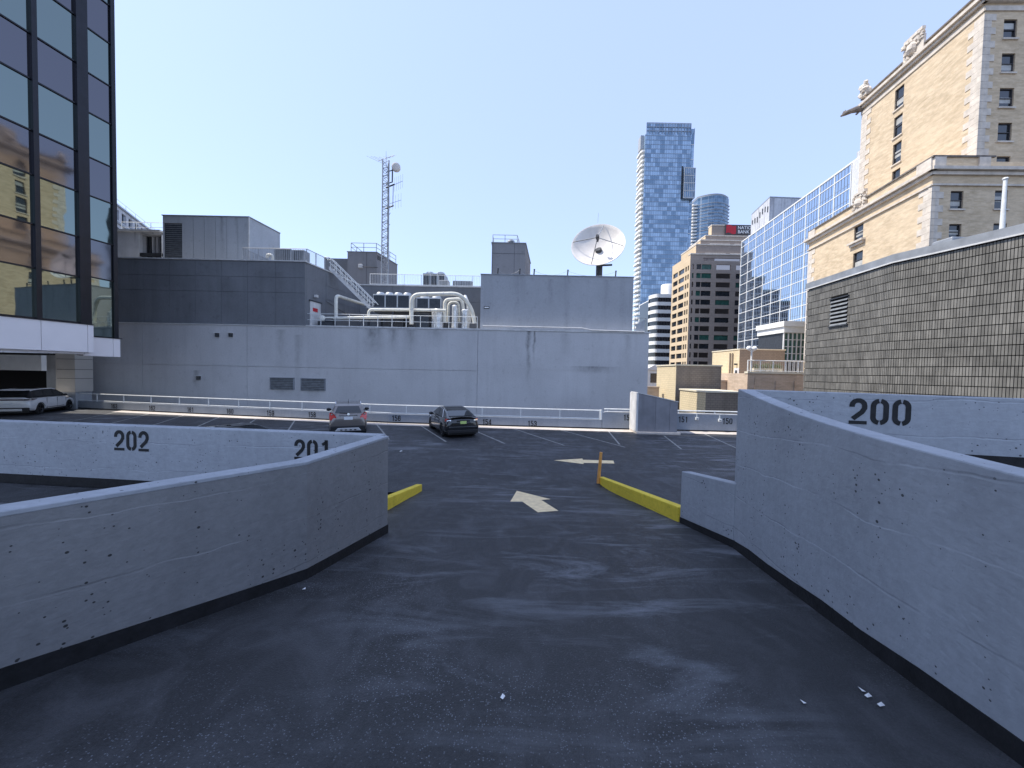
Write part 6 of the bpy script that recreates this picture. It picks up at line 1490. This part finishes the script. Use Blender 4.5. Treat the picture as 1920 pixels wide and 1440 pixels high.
# -- bronze compact SUV
def ex_suv(t, A, L, hw):
    xr_ = -L/2
    for sg in (1, -1):
        A('tail_light', B().add([(xr_+.02, sg*hw*.60, .86), (xr_+.10, sg*hw*.95, .84), (xr_+.30, sg*hw*1.005, .96), (xr_+.30, sg*hw*.97, 1.19), (xr_+.10, sg*hw*.82, 1.22), (xr_+.04, sg*hw*.64, 1.04)], [[0, 1, 2, 3, 4, 5]]), 'tail_red')
        A('roof_rail', B().tube(bend([(-.34*L, sg*hw*.66, 1.60), (-.30*L, sg*hw*.67, 1.70), (.02*L, sg*hw*.67, 1.71), (.08*L, sg*hw*.66, 1.62)], .1), .025, 6), 'chrome')
        A('reflector', B().box((xr_+.08, sg*hw*.72, .60), (.03, .22, .05)), 'tail_dark')
    rb(A, 'lower_cladding', xr_+.00, -hw*.90, hw*.90, .24, .55, 'trim_black', .03, bevel=.04)
    sk = A('skid_plate', B().add([(xr_-.045, -.62, .30), (xr_-.045, .62, .30), (xr_-.045, .48, .46), (xr_-.045, -.48, .46), (xr_+.02, -.62, .30), (xr_+.02, .62, .30), (xr_+.02, .48, .46), (xr_+.02, -.48, .46)], [[0, 1, 2, 3], [7, 6, 5, 4], [0, 4, 5, 1], [1, 5, 6, 2], [2, 6, 7, 3], [3, 7, 4, 0]]), 'silver_plastic', bevel=.02)
    for y in (-.32, -.11, .11, .32): A('slot', B().box((xr_-.05, y, .36), (.02, .10, .05)), 'trim_black', sk)
    rb(A, 'number_plate', xr_+.06, -.20, .20, .86, 1.00, 'plate', .05)
    rb(A, 'plate_recess', xr_+.08, -.40, .40, .82, 1.04, 'silver_plastic', .045)
    rb(A, 'chrome_bar', xr_+.085, -.42, .42, 1.045, 1.085, 'chrome', .06)
    rb(A, 'tailgate_seam', xr_+.05, -.60, .60, .70, .712, 'trim_black', .03)
    A('aerial', B().tube([(-.30*L, 0, 1.62), (-.34*L, 0, 1.86)], [.014, .006], 6), 'trim_black'); A('badge', B().lathe([(.0, .01), (.06, .01), (.06, 0)], 14, (xr_+.02, 0, 1.13), (-1, 0, .1)), 'chrome')
    A('wiper', B().tube([(xr_+.135, -.05, 1.17), (xr_+.16, .42, 1.20)], .012, 5), 'trim_black')
SUV = dict(L=4.28, W=1.78, H=1.66, wr=.345, axles=(-.30, .30), paint='paint_bronze', wb=.93, wt=.66, belt=1.08, mirror=(.17, 1.12), headlamp=(.44, .82), handles=(-.16, .03), handle_w=.99, handle_z=.98, shuts=(-.19, .02, .22), handle_m='chrome',
    body=[(-.5, .42, .66, .90, .80, .82, .62), (-.485, .28, .70, 1.12, .92, .97, .78), (-.44, .22, .72, 1.16, .95, 1.0, .86), (-.30, .20, .76, 1.15, .97, 1.0, .93), (0, .19, .76, 1.10, .99, .99, .94), (.18, .19, .76, 1.07, .99, .99, .93), (.30, .2, .74, 1.03, .97, 1.0, .88), (.41, .21, .68, .95, .94, .97, .78), (.475, .26, .58, .80, .84, .88, .64), (.5, .34, .52, .66, .62, .66, .5)],
    cabin=[(-.47, 1.08), (-.445, 1.30), (-.40, 1.53), (-.36, 1.605), (-.15, 1.655), (.02, 1.645), (.11, 1.55), (.29, 1.06)],
    side_glass=[[(-.36, 1.20), (-.345, 1.50), (-.19, 1.555), (-.185, 1.14)], [(-.17, 1.14), (-.175, 1.56), (-.01, 1.56), (0, 1.13)], [(.015, 1.13), (.005, 1.56), (.09, 1.50), (.24, 1.12)]],
    end_glass=[('rear_window', 0, 1, .16, .45, .0), ('rear_window', 1, 2, .16, .0, .12), ('windscreen', 6, 7, .12)], extra=ex_suv)

# -- white luxury SUV
def ex_lux(t, A, L, hw):
    xr_ = -L/2
    rb(A, 'light_bar', xr_+.035, -hw*.90, hw*.90, .98, 1.06, 'tail_dark', .04)
    for sg in (1, -1):
        A('tail_light', B().add([(xr_+.02, sg*hw*.70, .97), (xr_+.16, sg*hw*.975, .98), (xr_+.62, sg*hw*1.005, 1.04), (xr_+.62, sg*hw*1.0, 1.06), (xr_+.16, sg*hw*.955, 1.09), (xr_+.03, sg*hw*.70, 1.08)], [[0, 1, 2, 3, 4, 5]]), 'tail_dark')
        A('exhaust', B().tube([(xr_-.03, sg*hw*.62, .33), (xr_+.2, sg*hw*.62, .33)], .05, 10), 'chrome')
        A('side_vent', B().obox((.24*L, sg*hw*.99-.01, .93), (.34, 0, 0), (0, .025, 0), (0, 0, .05)), 'trim_black')
        A('side_stripe', B().obox((-.2*L, sg*hw*.985-.012, .40), (L*.38, 0, 0), (0, .03, 0), (0, 0, .035)), 'trim_black')
    rb(A, 'lower_bumper', xr_+.02, -hw*.92, hw*.92, .28, .52, 'trim_black', .03, bevel=.03)
    rb(A, 'diffuser', xr_-.0, -hw*.62, hw*.62, .30, .46, 'silver_plastic', .04, bevel=.02)
    rb(A, 'number_plate', xr_+.02, -.2, .2, .72, .84, 'plate', .03)
    rp = [(-.40, 1.605), (-.33, 1.652), (-.12, 1.692), (.03, 1.675), (.09, 1.61)]; b = B(); wr_ = lambda z: hw*(.92+(.68-.92)*(z-1.12)/.552)+.012
    for (xa, za), (xc, zc_) in zip(rp, rp[1:]): b.quad((xa*L, -wr_(za), za), (xc*L, -wr_(zc_), zc_), (xc*L, wr_(zc_), zc_), (xa*L, wr_(za), za))
    for sg in (1, -1):
        for (xa, za), (xc, zc_) in zip(rp, rp[1:]): b.quad((xa*L, sg*wr_(za), za), (xc*L, sg*wr_(zc_), zc_), (xc*L, sg*(wr_(zc_)+.01), zc_-.06), (xa*L, sg*(wr_(za)+.01), za-.06))
    A('roof', b, 'paint_white', bevel=.01)
    A('roof_spoiler', B().bb(-.47*L, -.39*L, -hw*.64, hw*.64, 1.60, 1.63), 'paint_white', bevel=.012)
    A('sunroof', B().bb(-.25*L, .02*L, -hw*.5, hw*.5, 1.695, 1.70), 'car_glass')
LUX = dict(cabin_paint='trim_black', L=4.80, W=1.95, H=1.67, wr=.375, axles=(-.30, .305), paint='paint_white', wb=.92, wt=.68, belt=1.14, rim='rim_dark', mirror=(.15, 1.17), headlamp=(.45, .88), handles=(-.14, .04), handle_w=.985, handle_z=1.0, shuts=(-.18, .03, .22),
    body=[(-.5, .44, .72, .98, .80, .84, .66), (-.485, .30, .74, 1.14, .93, .97, .80), (-.44, .24, .76, 1.17, .96, 1.0, .88), (-.30, .22, .80, 1.16, .98, 1.0, .93), (0, .21, .78, 1.13, .99, .99, .93), (.18, .21, .78, 1.12, .99, .99, .93), (.30, .22, .78, 1.09, .98, 1.0, .90), (.41, .23, .74, 1.02, .95, .97, .82), (.475, .28, .64, .88, .86, .90, .68), (.5, .36, .56, .70, .66, .70, .54)],
    cabin=[(-.46, 1.12), (-.43, 1.33), (-.385, 1.57), (-.33, 1.63), (-.12, 1.672), (.03, 1.655), (.11, 1.57), (.27, 1.12)],
    side_glass=[[(-.37, 1.24), (-.33, 1.52), (-.19, 1.58), (-.185, 1.18)], [(-.172, 1.18), (-.178, 1.585), (-.01, 1.59), (0, 1.17)], [(.012, 1.17), (.002, 1.59), (.09, 1.53), (.225, 1.17)]],
    end_glass=[('rear_window', 0, 1, .14, .35, .0), ('rear_window', 1, 2, .14, .0, .12), ('windscreen', 6, 7, .12)], extra=ex_lux)

def place(px, py, heading_deg, L, rear=True):      # rear bumper centre seen at a pixel on the deck -> car centre
    q = G(px, py, 0.0); d = Vector((-math.sin(R(heading_deg)), math.cos(R(heading_deg)), 0)); c = q+d*L/2
    return (c.x, c.y, .0), math.atan2(d.y, d.x)
GRP = 'cars parked on the deck'
loc, hd = place(868.5, 822, 24, 4.69); car('parked_car', 'black saloon car parked tail-out at number 155 on the deck', loc, hd, SED, GRP)
loc, hd = place(653, 819, 24, 4.28); car('parked_car', 'bronze compact SUV parked tail-out at number 157 with roof rails', loc, hd, SUV, GRP)
q = Vector((-32.7, 25.6, 0)); d = Vector((-.42, .906, 0)).normalized(); car('parked_car', 'white luxury SUV parked under the glass tower at the left edge', q, math.atan2(d.y, d.x), LUX, GRP)
SED2 = dict(SED); SED2['paint'] = 'paint_dark'
car('parked_car', 'dark saloon car of which only the roof shows over the wall numbered 202', (-9.55, 12.6, 0), R(155), SED2, GRP)
